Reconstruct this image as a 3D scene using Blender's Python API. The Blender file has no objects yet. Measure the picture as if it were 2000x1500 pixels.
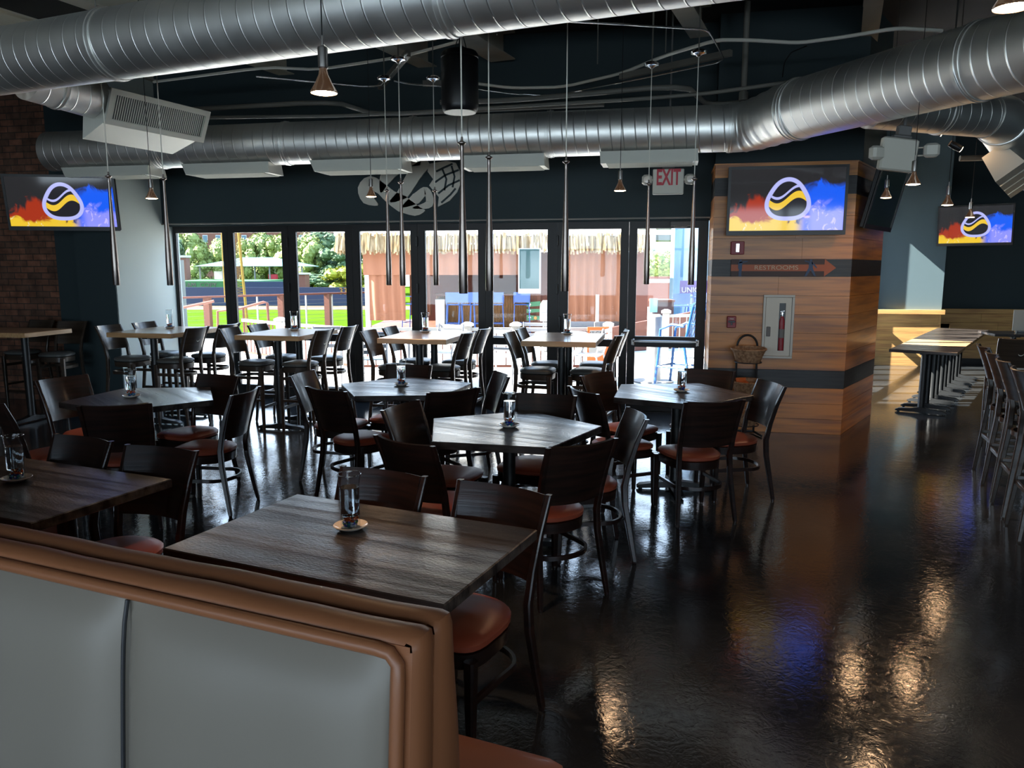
import bpy, math, random
from math import sin, cos, pi, radians as rad
from mathutils import Vector, Matrix, noise
random.seed(7)
S = bpy.context.scene
COL = S.collection
# ---------------------------------------------------------------- camera
F, PITCH, YAW, H = 1500.0, rad(8.6), rad(11.57), 1.7
cd = bpy.data.cameras.new('camera'); cam = bpy.data.objects.new('camera', cd); COL.objects.link(cam)
cam.location = (0, 0, H); cam.rotation_euler = (pi/2-PITCH, 0, YAW)
cd.sensor_width = 36; cd.lens = 36*F/2000; cd.clip_start = .05; cd.clip_end = 500
S.camera = cam
S.view_settings.view_transform = 'Standard'; S.view_settings.look = 'None'
S.view_settings.gamma = 1; S.view_settings.use_curve_mapping = False
S.view_settings.exposure = 1.38
cy = S.cycles
cy.use_denoising = True; cy.max_bounces = 8; cy.diffuse_bounces = 4; cy.glossy_bounces = 4
cy.transmission_bounces = 6; cy.transparent_max_bounces = 12; cy.sample_clamp_indirect = 4
cy.caustics_reflective = False; cy.caustics_refractive = False
# ---------------------------------------------------------------- sky, sun, daylight portals
W = bpy.data.worlds.new('sky'); S.world = W; W.use_nodes = True
nt = W.node_tree; nt.nodes.clear()
wo = nt.nodes.new('ShaderNodeOutputWorld'); bg = nt.nodes.new('ShaderNodeBackground')
tc = nt.nodes.new('ShaderNodeTexCoord'); sx = nt.nodes.new('ShaderNodeSeparateXYZ'); cr = nt.nodes.new('ShaderNodeValToRGB')
cr.color_ramp.elements[0].position = 0.0; cr.color_ramp.elements[0].color = (.74, .88, 1.0, 1)
cr.color_ramp.elements[1].position = .8; cr.color_ramp.elements[1].color = (.38, .6, 1.0, 1)
nt.links.new(tc.outputs['Generated'], sx.inputs[0]); nt.links.new(sx.outputs['Z'], cr.inputs[0])
nt.links.new(cr.outputs[0], bg.inputs[0]); nt.links.new(bg.outputs[0], wo.inputs[0])
bg.inputs[1].default_value = 2.4
def lamp(name, kind, loc, energy, color=(1, 1, 1), rot=None, **kw):
    l = bpy.data.lights.new(name, kind); l.energy = energy; l.color = color
    for k, v in kw.items(): setattr(l, k, v)
    o = bpy.data.objects.new(name, l); o.location = loc
    if rot is not None: o.rotation_euler = rot
    COL.objects.link(o); return o
sd = Vector((1, .17, -.80)).normalized()
sun = lamp('sun', 'SUN', (0, 0, 20), 21.0, (1, .95, .86), sd.to_track_quat('-Z', 'Y').to_euler(), angle=rad(.6))
def portal(loc, w, h, rot):
    o = lamp('portal', 'AREA', loc, 1, rot=rot, shape='RECTANGLE', size=w, size_y=h)
    o.data.cycles.is_portal = True
portal((-3.0, 9.3, 1.15), 7.2, 2.25, (rad(-90), 0, 0))
portal((0.0, -4.6, 1.75), 15, 2.5, (rad(90), 0, 0))
# ---------------------------------------------------------------- picture ray helpers (for measured places)
fwv = Vector((-sin(YAW)*cos(PITCH), cos(YAW)*cos(PITCH), -sin(PITCH)))
rtv = Vector((cos(YAW), sin(YAW), 0)); upv = rtv.cross(fwv); CP = Vector((0, 0, H))
def ray(x, y): return fwv + rtv*((x-1000)/F) - upv*((y-750)/F)
def at(x, y, D): return CP + ray(x, y)*D
def zp(x, y, h=0.0):
    d = ray(x, y); return CP + d*((h-H)/d.z)
def yp(x, y, Y):
    d = ray(x, y); return CP + d*(Y/d.y)
# ---------------------------------------------------------------- materials
def mat(name, col, rough=.5, metal=0.0, spec=.5, coat=0.0, var=None, bump=None, emit=None, trans=0.0, ior=1.45, alpha=1.0, coat_rough=.05):
    """var=(scale_xyz, colour2, detail, lo, hi); bump=(scale_xyz, strength, distance, detail)"""
    m = bpy.data.materials.new(name); m.use_nodes = True; n = m.node_tree; p = n.nodes['Principled BSDF']
    p.inputs['Base Color'].default_value = (*col, 1); p.inputs['Roughness'].default_value = rough
    p.inputs['Metallic'].default_value = metal; p.inputs['Specular IOR Level'].default_value = spec
    p.inputs['Coat Weight'].default_value = coat; p.inputs['Coat Roughness'].default_value = coat_rough
    p.inputs['Transmission Weight'].default_value = trans; p.inputs['IOR'].default_value = ior
    p.inputs['Alpha'].default_value = alpha
    if emit: p.inputs['Emission Color'].default_value = (*emit[0], 1); p.inputs['Emission Strength'].default_value = emit[1]
    def tex(sc, detail, kind='noise'):
        t = n.nodes.new('ShaderNodeTexCoord'); mp = n.nodes.new('ShaderNodeMapping')
        mp.inputs['Scale'].default_value = sc; n.links.new(t.outputs['Object'], mp.inputs[0])
        q = n.nodes.new('ShaderNodeTexNoise'); q.inputs['Scale'].default_value = 1; q.inputs['Detail'].default_value = detail
        n.links.new(mp.outputs[0], q.inputs['Vector']); return q.outputs['Fac']
    if var:
        sc, c2, det, lo, hi = var
        r = n.nodes.new('ShaderNodeMapRange'); r.inputs[1].default_value = lo; r.inputs[2].default_value = hi
        mx = n.nodes.new('ShaderNodeMix'); mx.data_type = 'RGBA'
        n.links.new(tex(sc, det), r.inputs[0]); n.links.new(r.outputs[0], mx.inputs[0])
        mx.inputs[6].default_value = (*col, 1); mx.inputs[7].default_value = (*c2, 1)
        n.links.new(mx.outputs[2], p.inputs['Base Color'])
    if bump:
        sc, st, di, det = bump
        b = n.nodes.new('ShaderNodeBump'); b.inputs['Strength'].default_value = st; b.inputs['Distance'].default_value = di
        n.links.new(tex(sc, det), b.inputs['Height']); n.links.new(b.outputs[0], p.inputs['Normal'])
        if coat: n.links.new(b.outputs[0], p.inputs['Coat Normal'])
    return m
def emis(name, col, st):
    m = bpy.data.materials.new(name); m.use_nodes = True; n = m.node_tree; n.nodes.clear()
    e = n.nodes.new('ShaderNodeEmission'); e.inputs[0].default_value = (*col, 1); e.inputs[1].default_value = st
    o = n.nodes.new('ShaderNodeOutputMaterial'); n.links.new(e.outputs[0], o.inputs[0]); return m
def thin_glass(name, tint=(1, 1, 1), refl=1.0):
    m = bpy.data.materials.new(name); m.use_nodes = True; n = m.node_tree; n.nodes.clear()
    t = n.nodes.new('ShaderNodeBsdfTransparent'); t.inputs[0].default_value = (*tint, 1)
    g = n.nodes.new('ShaderNodeBsdfGlossy'); g.inputs['Roughness'].default_value = .02
    f = n.nodes.new('ShaderNodeFresnel'); ge = n.nodes.new('ShaderNodeNewGeometry'); mr = n.nodes.new('ShaderNodeMapRange')
    mr.inputs[3].default_value = 1.45; mr.inputs[4].default_value = 1/1.45; n.links.new(ge.outputs['Backfacing'], mr.inputs[0]); n.links.new(mr.outputs[0], f.inputs[0])
    mx = n.nodes.new('ShaderNodeMixShader'); o = n.nodes.new('ShaderNodeOutputMaterial')
    n.links.new(f.outputs[0], mx.inputs[0]); n.links.new(t.outputs[0], mx.inputs[1]); n.links.new(g.outputs[0], mx.inputs[2])
    n.links.new(mx.outputs[0], o.inputs[0]); return m
M = {}
M['dark_wood'] = mat('dark_wood', (.0075, .0038, .003), .4, coat=.6, spec=.35, var=((3, 3, 45), (.024, .009, .006), 3, .35, .7), bump=((4, 4, 90), .15, .002, 2), coat_rough=.16)
M['stool_wood'] = mat('stool_wood', (.03, .021, .015), .42, coat=.5, spec=.4, var=((3, 3, 40), (.055, .038, .026), 3, .35, .7), coat_rough=.2)
M['red_vinyl'] = mat('red_vinyl', (.27, .055, .026), .42, coat=.1, bump=((60, 60, 60), .06, .001, 2), coat_rough=.3)
M['grey_vinyl'] = mat('grey_vinyl', (.10, .105, .10), .4, coat=.1, bump=((60, 60, 60), .06, .001, 2), coat_rough=.3)
M['table_dark'] = mat('table_dark', (.016, .012, .011), .3, coat=1.0, spec=.6, var=((1.2, 15, 20), (.062, .052, .046), 6, .42, .62), bump=((60, 190, 60), .8, .0016, 4), coat_rough=.12)
M['butcher'] = mat('butcher', (.42, .24, .11), .3, coat=.5, var=((3, 45, 30), (.58, .36, .18), 3, .3, .7), bump=((4, 30, 20), .05, .001, 2), coat_rough=.1)
M['black_metal'] = mat('black_metal', (.012, .013, .014), .4, spec=.5)
M['frame_metal'] = mat('frame_metal', (.014, .013, .013), .45)
M['black_plastic'] = mat('black_plastic', (.008, .008, .009), .35)
M['steel'] = mat('steel', (.42, .40, .38), .32, 1, bump=((2, 2, 2), .02, .001, 1))
M['chrome'] = mat('chrome', (.75, .75, .75), .15, 1)
M['bat_steel'] = mat('bat_steel', (.36, .31, .28), .33, 1)
M['wall_paint'] = mat('wall_paint', (.03, .047, .052), .6, spec=.3)
M['daylit_teal'] = mat('daylit_teal', (.46, .53, .51), .6, spec=.3)  # teal wall paint lightened, door daylight put into the colour
M['teal_paint'] = mat('teal_paint', (.12, .175, .20), .6, spec=.3)
M['ceiling_black'] = mat('ceiling_black', (.012, .013, .015), .9, var=((1, 1, 1), (.02, .018, .015), 2, .4, .7))
M['beam_paint'] = mat('beam_paint', (.52, .48, .38), .7, var=((2, 2, 2), (.36, .33, .27), 3, .4, .7))
M['pipe_paint'] = mat('pipe_paint', (.2, .19, .165), .5)
M['cable_white'] = mat('cable_white', (.85, .82, .72), .5)
M['white_metal'] = mat('white_metal', (.62, .62, .54), .5)
M['off_white'] = mat('off_white', (.62, .60, .52), .45)
M['cab_grey'] = mat('cab_grey', (.55, .55, .5), .4)
M['red_device'] = mat('red_device', (.25, .012, .02), .4)
M['copper_vinyl'] = mat('copper_vinyl', (.25, .095, .04), .42, coat=.15, bump=((9, 9, 9), .12, .01, 2), coat_rough=.3)
M['grey_leather'] = mat('grey_leather', (.215, .188, .152), .5, coat=.12, bump=((220, 220, 220), .12, .0006, 2), coat_rough=.35, var=((2, 2, 2), (.19, .167, .135), 2, .3, .7))
M['piping'] = mat('piping', (.02, .02, .022), .5)
M['brown_vinyl'] = mat('brown_vinyl', (.33, .13, .075), .45, coat=.1)
M['china'] = mat('china', (.75, .68, .6), .12, coat=.3)
M['glass'] = mat('glass', (1, 1, 1), .0, trans=1, ior=1.45)
M['pane'] = thin_glass('pane', (.97, .98, .98))
M['vase_glass'] = thin_glass('vase_glass', (.88, .92, .94))
M['water'] = mat('water', (.93, .97, 1), 0, trans=1, ior=1.33)
M['lens'] = emis('lamp_lens', (1, .62, .34), 42)
M['bulb'] = mat('bulb', (.75, .45, .25), .12, .7)
M['bulb_glow'] = mat('bulb_glow', (.62, .56, .5), .2, 1, emit=((1, .5, .25), .02))
M['oak'] = mat('oak', (.58, .225, .045), .4, coat=.2, var=((1.1, 1.1, 20), (.29, .105, .028), 7, .42, .66), bump=((3, 3, 50), .12, .002, 3), coat_rough=.18)
M['oak_light'] = mat('oak_light', (.60, .36, .13), .4, coat=.3, var=((2, 2, 30), (.42, .22, .085), 6, .42, .66), coat_rough=.2)
M['black_oak'] = mat('black_oak', (.012, .012, .013), .5, coat=.08, var=((3, 3, 60), (.028, .026, .025), 4, .4, .65), bump=((3, 3, 90), .3, .002, 3))
M['red'] = mat('red', (.5, .01, .03), .4)
M['blue_paint'] = mat('blue_paint', (.015, .07, .28), .4)
M['cyan_paint'] = mat('cyan_paint', (.02, .12, .36), .4)
M['wicker'] = mat('wicker', (.42, .24, .13), .7, var=((40, 40, 40), (.22, .11, .055), 2, .4, .65), bump=((90, 90, 25), .8, .004, 1))
M['tan_canvas'] = mat('tan_canvas', (.30, .12, .06), .8, bump=((1.2, 1.2, .25), .6, .15, 3))
M['thatch'] = mat('thatch', (.42, .30, .16), .9, var=((9, 9, 1.5), (.24, .15, .06), 4, .4, .65))
M['thatch_top'] = mat('thatch_top', (.85, .78, .66), .9, bump=((6, 6, 6), .5, .05, 3))
M['hut_wood'] = mat('hut_wood', (.2, .07, .035), .6, var=((20, 1, 1), (.14, .05, .025), 3, .4, .6))
M['rust_wood'] = mat('rust_wood', (.17, .05, .027), .6)
M['bamboo'] = mat('bamboo', (.33, .15, .045), .5)
M['concrete'] = mat('concrete', (.66, .64, .6), .8, var=((1.5, 1.5, 1), (.58, .56, .52), 3, .35, .65))
M['grass'] = mat('grass', (.06, .115, .008), .95, spec=0, var=((.02, .5, 1), (.075, .135, .012), 2, .4, .6))
M['dirt'] = mat('dirt', (.16, .07, .04), .9)
M['navy'] = mat('navy', (.013, .028, .075), .6)
M['leaf'] = mat('leaf', (.27, .33, .07), .7, var=((.5, .5, .5), (.12, .19, .045), 3, .35, .65))
M['leaf_dark'] = mat('leaf_dark', (.10, .18, .06), .7, var=((.5, .5, .5), (.05, .10, .04), 3, .35, .65))
M['leaf_yellow'] = mat('leaf_yellow', (.42, .42, .03), .7, var=((.8, .8, .8), (.22, .28, .03), 3, .35, .65))
M['trunk'] = mat('trunk', (.12, .08, .05), .8)
M['brick_far'] = mat('brick_far', (.2, .075, .05), .8)
M['win_blue'] = mat('win_blue', (.06, .14, .2), .2)
M['teal_roof'] = mat('teal_roof', (.09, .25, .27), .5)
M['yellow'] = mat('yellow', (.4, .2, .01), .5)
M['field_green'] = mat('field_green', (.04, .16, .045), .8)
M['grey_post'] = mat('grey_post', (.16, .155, .15), .6)
M['white_paint'] = mat('white_paint', (.42, .41, .39), .5)
M['skyblue_wall'] = mat('skyblue_wall', (.1, .24, .36), .5, var=((8, 8, 1), (.14, .29, .4), 2, .4, .6))
M['purple'] = mat('purple', (.1, .04, .22), .5)
M['green_sign'] = mat('green_sign', (.04, .17, .08), .6)
M['orange'] = mat('orange', (.75, .17, .04), .5)
M['bin_brown'] = mat('bin_brown', (.12, .08, .075), .6)
M['laptop'] = mat('laptop', (.03, .03, .035), .4)
M['dark_screen'] = mat('dark_screen', (.03, .06, .06), .12, coat=.5)
M['alu'] = mat('alu', (.42, .42, .44), .4, .6)
# floor: polished dark stained concrete
def streaks(m):      # sheen that varies from board to board along the table
    n = m.node_tree; p = n.nodes['Principled BSDF']; t = n.nodes.new('ShaderNodeTexCoord'); mp = n.nodes.new('ShaderNodeMapping')
    mp.inputs['Scale'].default_value = (1.0, 22, 10); n.links.new(t.outputs['Object'], mp.inputs[0])
    q = n.nodes.new('ShaderNodeTexNoise'); q.inputs['Scale'].default_value = 1; q.inputs['Detail'].default_value = 5; n.links.new(mp.outputs[0], q.inputs['Vector'])
    r = n.nodes.new('ShaderNodeMapRange'); r.inputs[1].default_value = .38; r.inputs[2].default_value = .62; r.inputs[3].default_value = .15; r.inputs[4].default_value = 1.0
    n.links.new(q.outputs[0], r.inputs[0]); n.links.new(r.outputs[0], p.inputs['Coat Weight']); n.links.new(r.outputs[0], p.inputs['Specular IOR Level'])
streaks(M['table_dark'])
def floor_mat():
    m = mat('polished_floor', (.012, .013, .015), .16, spec=.85, coat=.25, coat_rough=.06)
    n = m.node_tree; p = n.nodes['Principled BSDF']
    t = n.nodes.new('ShaderNodeTexCoord')
    a = n.nodes.new('ShaderNodeTexNoise'); a.inputs['Scale'].default_value = 1.1; a.inputs['Detail'].default_value = 7; a.inputs['Roughness'].default_value = .65
    b = n.nodes.new('ShaderNodeTexNoise'); b.inputs['Scale'].default_value = 48; b.inputs['Detail'].default_value = 3; b.inputs['Distortion'].default_value = .8
    c = n.nodes.new('ShaderNodeTexNoise'); c.inputs['Scale'].default_value = 12; c.inputs['Detail'].default_value = 4; c.inputs['Distortion'].default_value = 2.5
    for q in (a, b, c): n.links.new(t.outputs['Object'], q.inputs['Vector'])
    r = n.nodes.new('ShaderNodeValToRGB'); e = r.color_ramp.elements
    e[0].position = .35; e[0].color = (.008, .011, .015, 1); e[1].position = .75; e[1].color = (.048, .050, .050, 1)
    n.links.new(a.outputs[0], r.inputs[0]); n.links.new(r.outputs[0], p.inputs['Base Color'])
    rr = n.nodes.new('ShaderNodeMapRange'); rr.inputs[1].default_value = .3; rr.inputs[2].default_value = .75; rr.inputs[3].default_value = .07; rr.inputs[4].default_value = .17
    n.links.new(c.outputs[0], rr.inputs[0]); n.links.new(rr.outputs[0], p.inputs['Roughness'])
    mx = n.nodes.new('ShaderNodeMath'); mx.operation = 'MULTIPLY_ADD'; mx.inputs[1].default_value = .45
    n.links.new(b.outputs[0], mx.inputs[0]); n.links.new(c.outputs[0], mx.inputs[2])
    bu = n.nodes.new('ShaderNodeBump'); bu.inputs['Strength'].default_value = .22; bu.inputs['Distance'].default_value = .0035
    n.links.new(mx.outputs[0], bu.inputs['Height']); n.links.new(bu.outputs[0], p.inputs['Normal']); n.links.new(bu.outputs[0], p.inputs['Coat Normal'])
    return m
M['floor'] = floor_mat()
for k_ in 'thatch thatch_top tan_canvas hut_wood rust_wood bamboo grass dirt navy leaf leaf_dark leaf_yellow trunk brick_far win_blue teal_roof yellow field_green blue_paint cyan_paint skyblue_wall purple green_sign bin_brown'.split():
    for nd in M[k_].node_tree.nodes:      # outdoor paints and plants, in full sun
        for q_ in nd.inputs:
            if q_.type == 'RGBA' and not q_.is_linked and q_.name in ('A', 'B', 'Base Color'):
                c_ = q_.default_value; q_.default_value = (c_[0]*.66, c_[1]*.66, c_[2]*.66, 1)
def brick_mat():
    m = mat('old_brick', (.2, .1, .06), .85); n = m.node_tree; p = n.nodes['Principled BSDF']
    t = n.nodes.new('ShaderNodeTexCoord'); mp = n.nodes.new('ShaderNodeMapping'); mp.inputs['Rotation'].default_value = (rad(90), 0, 0)
    b = n.nodes.new('ShaderNodeTexBrick'); b.inputs['Scale'].default_value = 1
    b.inputs['Brick Width'].default_value = .2; b.inputs['Row Height'].default_value = .078; b.inputs['Mortar Size'].default_value = .006
    b.inputs['Color1'].default_value = (.20, .085, .05, 1); b.inputs['Color2'].default_value = (.095, .05, .033, 1); b.inputs['Mortar'].default_value = (.05, .035, .027, 1)
    no = n.nodes.new('ShaderNodeTexNoise'); no.inputs['Scale'].default_value = 7; no.inputs['Detail'].default_value = 3
    n.links.new(t.outputs['Object'], mp.inputs[0]); n.links.new(mp.outputs[0], b.inputs['Vector']); n.links.new(t.outputs['Object'], no.inputs['Vector'])
    mx = n.nodes.new('ShaderNodeMix'); mx.data_type = 'RGBA'; mx.blend_type = 'MULTIPLY'; mx.inputs[0].default_value = .8
    rp = n.nodes.new('ShaderNodeMapRange'); rp.inputs[1].default_value = .3; rp.inputs[2].default_value = .7; rp.inputs[3].default_value = .4; rp.inputs[4].default_value = 1.6
    n.links.new(no.outputs[0], rp.inputs[0]); n.links.new(b.outputs[0], mx.inputs[6]); n.links.new(rp.outputs[0], mx.inputs[7])
    n.links.new(mx.outputs[2], p.inputs['Base Color'])
    bu = n.nodes.new('ShaderNodeBump'); bu.inputs['Strength'].default_value = .8; bu.inputs['Distance'].default_value = .012
    ad = n.nodes.new('ShaderNodeMath'); ad.operation = 'SUBTRACT'; n.links.new(no.outputs[0], ad.inputs[0]); n.links.new(b.outputs['Fac'], ad.inputs[1])
    n.links.new(ad.outputs[0], bu.inputs['Height']); n.links.new(bu.outputs[0], p.inputs['Normal'])
    return m
M['brick'] = brick_mat()
def duct_mat(name, col, pitch=.115, rough=.3):
    m = mat(name, col, rough, .95); n = m.node_tree; p = n.nodes['Principled BSDF']
    t = n.nodes.new('ShaderNodeTexCoord'); s = n.nodes.new('ShaderNodeSeparateXYZ'); n.links.new(t.outputs['Object'], s.inputs[0])
    def ma(op, a, b=None):
        q = n.nodes.new('ShaderNodeMath'); q.operation = op
        for i, v in enumerate((a, b)):
            if v is None: continue
            if isinstance(v, (int, float)): q.inputs[i].default_value = v
            else: n.links.new(v, q.inputs[i])
        return q.outputs[0]
    ang = ma('DIVIDE', ma('ARCTAN2', s.outputs['Y'], s.outputs['Z']), 2*pi)
    ph = ma('FRACT', ma('ADD', ma('DIVIDE', s.outputs['X'], pitch), ang))
    d = ma('ABSOLUTE', ma('SUBTRACT', ph, .5))
    r = n.nodes.new('ShaderNodeMapRange'); r.interpolation_type = 'SMOOTHSTEP'
    r.inputs[1].default_value = .0; r.inputs[2].default_value = .055; r.inputs[3].default_value = 1; r.inputs[4].default_value = 0
    n.links.new(d, r.inputs[0])
    no = n.nodes.new('ShaderNodeTexNoise'); no.inputs['Scale'].default_value = 5; no.inputs['Detail'].default_value = 3
    n.links.new(t.outputs['Object'], no.inputs['Vector'])
    bu = n.nodes.new('ShaderNodeBump'); bu.inputs['Strength'].default_value = 1; bu.inputs['Distance'].default_value = .006
    h = ma('ADD', r.outputs[0], ma('MULTIPLY', no.outputs[0], .25)); n.links.new(h, bu.inputs['Height'])
    n.links.new(bu.outputs[0], p.inputs['Normal'])
    rr = n.nodes.new('ShaderNodeMapRange'); rr.inputs[3].default_value = rough-.06; rr.inputs[4].default_value = rough+.14
    n.links.new(no.outputs[0], rr.inputs[0]); n.links.new(rr.outputs[0], p.inputs['Roughness'])
    return m
M['duct'] = duct_mat('spiral_duct', (.92, .92, .88), rough=.4)
M['duct_plain'] = mat('galvanised_sheet', (.88, .88, .84), .42, .9, bump=((4, 4, 4), .15, .01, 2))
M['diffuser_metal'] = mat('diffuser_metal', (.72, .72, .64), .45, .25)
# ---------------------------------------------------------------- mesh builder
class MB:
    def __init__(s): s.v = []; s.f = []; s.mi = []; s.cur = 0; s.T = Matrix.Identity(4)
    def vert(s, p): s.v.append(tuple(s.T @ Vector(p))); return len(s.v)-1
    def face(s, *i): s.f.append(tuple(i)); s.mi.append(s.cur)
    def loft(s, rings, closed=True, caps=True):
        idx = [[s.vert(p) for p in r] for r in rings]; n = len(rings[0])
        for a, b in zip(idx, idx[1:]):
            for k in range(n if closed else n-1):
                k2 = (k+1) % n; s.face(a[k], a[k2], b[k2], b[k])
        if caps: s.face(*reversed(idx[0])); s.face(*idx[-1])
        return s
    def box(s, x0, x1, y0, y1, z0, z1):
        return s.loft([[(x0, y0, z), (x1, y0, z), (x1, y1, z), (x0, y1, z)] for z in (z0, z1)])
    def cbox(s, c, sz): return s.box(c[0]-sz[0]/2, c[0]+sz[0]/2, c[1]-sz[1]/2, c[1]+sz[1]/2, c[2]-sz[2]/2, c[2]+sz[2]/2)
    def rbox(s, x0, x1, y0, y1, z0, z1, b=.004):
        def ring(i, z): return [(x0+i+b, y0+i, z), (x1-i-b, y0+i, z), (x1-i, y0+i+b, z), (x1-i, y1-i-b, z), (x1-i-b, y1-i, z), (x0+i+b, y1-i, z), (x0+i, y1-i-b, z), (x0+i, y0+i+b, z)]
        return s.loft([ring(b, z0), ring(0, z0+b), ring(0, z1-b), ring(b, z1)])
    def prism(s, poly, z0, z1): return s.loft([[(x, y, z) for x, y in poly] for z in (z0, z1)])
    def lathe(s, prof, c=(0, 0, 0), seg=20, caps=True):
        return s.loft([[(c[0]+r*cos(2*pi*k/seg), c[1]+r*sin(2*pi*k/seg), c[2]+z) for k in range(seg)] for r, z in prof], caps=caps)
    def leg(s, pts):      # (x,y,z,w,d) rectangular sections, bevelled corners
        rings = []
        for x, y, z, w, d in pts:
            b = min(w, d)*.18; w /= 2; d /= 2
            rings.append([(x-w+b, y-d, z), (x+w-b, y-d, z), (x+w, y-d+b, z), (x+w, y+d-b, z), (x+w-b, y+d, z), (x-w+b, y+d, z), (x-w, y+d-b, z), (x-w, y-d+b, z)])
        return s.loft(rings)
    def tube(s, pts, r, seg=8, w=None, h=None, closed=False):
        pts = [Vector(p) for p in pts]; n = len(pts); rings = []
        up = Vector((0, 0, 1)); prev = None
        for i, p in enumerate(pts):
            a = pts[(i-1) % n] if (closed or i) else p; b = pts[(i+1) % n] if (closed or i < n-1) else p
            t = (b-a).normalized()
            if prev is None:
                u = up if abs(t.z) < .9 else Vector((1, 0, 0)); x = t.cross(u).normalized()
            else:
                x = prev - t*prev.dot(t); x = x.normalized() if x.length > 1e-6 else t.cross(up).normalized()
            y = x.cross(t).normalized(); prev = x
            if w: rings.append([tuple(p+x*(w/2)*a_+y*(h/2)*b_) for a_, b_ in ((-1, -1), (1, -1), (1, 1), (-1, 1))])
            else:
                rr = r[i] if isinstance(r, (list, tuple)) else r
                rings.append([tuple(p+x*rr*cos(2*pi*k/seg)+y*rr*sin(2*pi*k/seg)) for k in range(seg)])
        if closed: rings.append(rings[0]); return s.loft(rings, caps=False)
        return s.loft(rings)
    def sheet(s, fn, nu, nv, th):   # closed slab: fn(u,v)->(point, normal)
        A = []; B = []
        for j in range(nv+1):
            ra, rb = [], []
            for i in range(nu+1):
                p, nn = fn(i/nu, j/nv); p = Vector(p); nn = Vector(nn).normalized()
                ra.append(s.vert(p+nn*th/2)); rb.append(s.vert(p-nn*th/2))
            A.append(ra); B.append(rb)
        for j in range(nv):
            for i in range(nu):
                s.face(A[j][i], A[j][i+1], A[j+1][i+1], A[j+1][i]); s.face(B[j][i], B[j+1][i], B[j+1][i+1], B[j][i+1])
        for i in range(nu):
            s.face(A[0][i], B[0][i], B[0][i+1], A[0][i+1]); s.face(A[nv][i], A[nv][i+1], B[nv][i+1], B[nv][i])
        for j in range(nv):
            s.face(A[j][0], A[j+1][0], B[j+1][0], B[j][0]); s.face(A[j][nu], B[j][nu], B[j+1][nu], A[j+1][nu])
        return s
    def quad(s, a, b, c, d): s.face(s.vert(a), s.vert(b), s.vert(c), s.vert(d)); return s
    def mesh(s, name, mats, smooth=35):
        me = bpy.data.meshes.new(name); me.from_pydata(s.v, [], s.f)
        mats = mats if isinstance(mats, (list, tuple)) else [mats]
        for m in mats: me.materials.append(m)
        if len(mats) > 1: me.polygons.foreach_set('material_index', s.mi)
        import bmesh
        bm = bmesh.new(); bm.from_mesh(me); bmesh.ops.recalc_face_normals(bm, faces=bm.faces); bm.to_mesh(me); bm.free()
        if smooth:
            me.polygons.foreach_set('use_smooth', [True]*len(me.polygons)); me.set_sharp_from_angle(angle=rad(smooth))
        me.update(); return me
    def build(s, name, mats, parent=None, loc=None, rz=0, smooth=35):
        o = bpy.data.objects.new(name, s.mesh(name, mats, smooth)); COL.objects.link(o)
        if parent: o.parent = parent
        if loc is not None: o.location = loc
        if rz: o.rotation_euler = (0, 0, rz)
        return o
def tag(o, label=None, cat=None, group=None, kind=None):
    if label: o['label'] = label
    if cat: o['category'] = cat
    if group: o['group'] = group
    if kind: o['kind'] = kind
    return o
def empty(name, loc=(0, 0, 0), rz=0, label=None, cat=None, group=None):
    o = bpy.data.objects.new(name, None); COL.objects.link(o); o.location = loc; o.rotation_euler = (0, 0, rz); o.empty_display_size = .1
    return tag(o, label, cat, group)
def copy_tree(o, parent=None):
    c = o.copy(); COL.objects.link(c)
    if parent: c.parent = parent
    for ch in [q for q in KIDS.get(o.name, [])]: KIDS.setdefault(c.name, []).append(copy_tree(ch, c))
    return c
KIDS = {}
def reg(o):
    for ch in [q for q in bpy.data.objects if q.parent == o]:
        KIDS.setdefault(o.name, []).append(ch); reg(ch)
def struct(o): o['kind'] = 'structure'; return o
def text(name, s, size, m, parent=None, depth=.002, xscale=1.0, bold=0):
    c = bpy.data.curves.new(name, 'FONT'); c.body = s; c.offset = bold; c.size = size; c.extrude = depth; c.align_x = 'CENTER'; c.align_y = 'CENTER'
    t = bpy.data.objects.new(name, c); me = bpy.data.meshes.new_from_object(t); bpy.data.objects.remove(t)
    me.transform(Matrix.Diagonal((xscale, 1, 1, 1))); me.transform(Matrix.Rotation(pi/2, 4, 'X'))
    me.materials.clear(); me.materials.append(m)
    o = bpy.data.objects.new(name, me); COL.objects.link(o)
    if parent: o.parent = parent
    return o
# ================================================================ room shell
AL = rad(11.5)     # the duct / booth / joist grid is turned this much against the door wall
YD = 9.2           # plane of the folding doors
b = MB(); b.prism([(-9.6, -4.6), (9.1, -4.6), (9.1, 15.2), (3.3, 15.2), (3.3, 14.5), (1.1, 9.62), (.41, 9.3), (-9.6, 9.3)], -.12, 0)
struct(b.build('floor', M['floor']))
b = MB(); b.prism([(-9.6, -4.6), (9.1, -4.6), (9.1, 15.2), (3.1, 15.2), (3.1, 14.5), (1.1, 9.9), (.2, 9.4), (-9.6, 9.4)], 4.3, 4.45)
struct(b.build('ceiling', M['ceiling_black']))
b = MB(); b.box(-6.43, .43, 8.97, 9.3, 2.25, 4.3); b.box(-6.43, .41, 9.1, 9.29, 2.232, 2.25); struct(b.build('wall_front', M['wall_paint']))
b = MB(); b.box(-6.43, .41, 8.955, 8.968, 2.245, 2.262); struct(b.build('trim_1', M['pipe_paint']))
b = MB(); b.box(-6.95, -6.43, 8.05, 9.3, 0, 4.3); struct(b.build('wall_front_return', M['daylit_teal']))
b = MB(); b.box(-7.5, -6.951, 8.35, 9.3, 0, 4.3); struct(b.build('wall_recess', M['wall_paint']))
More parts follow.
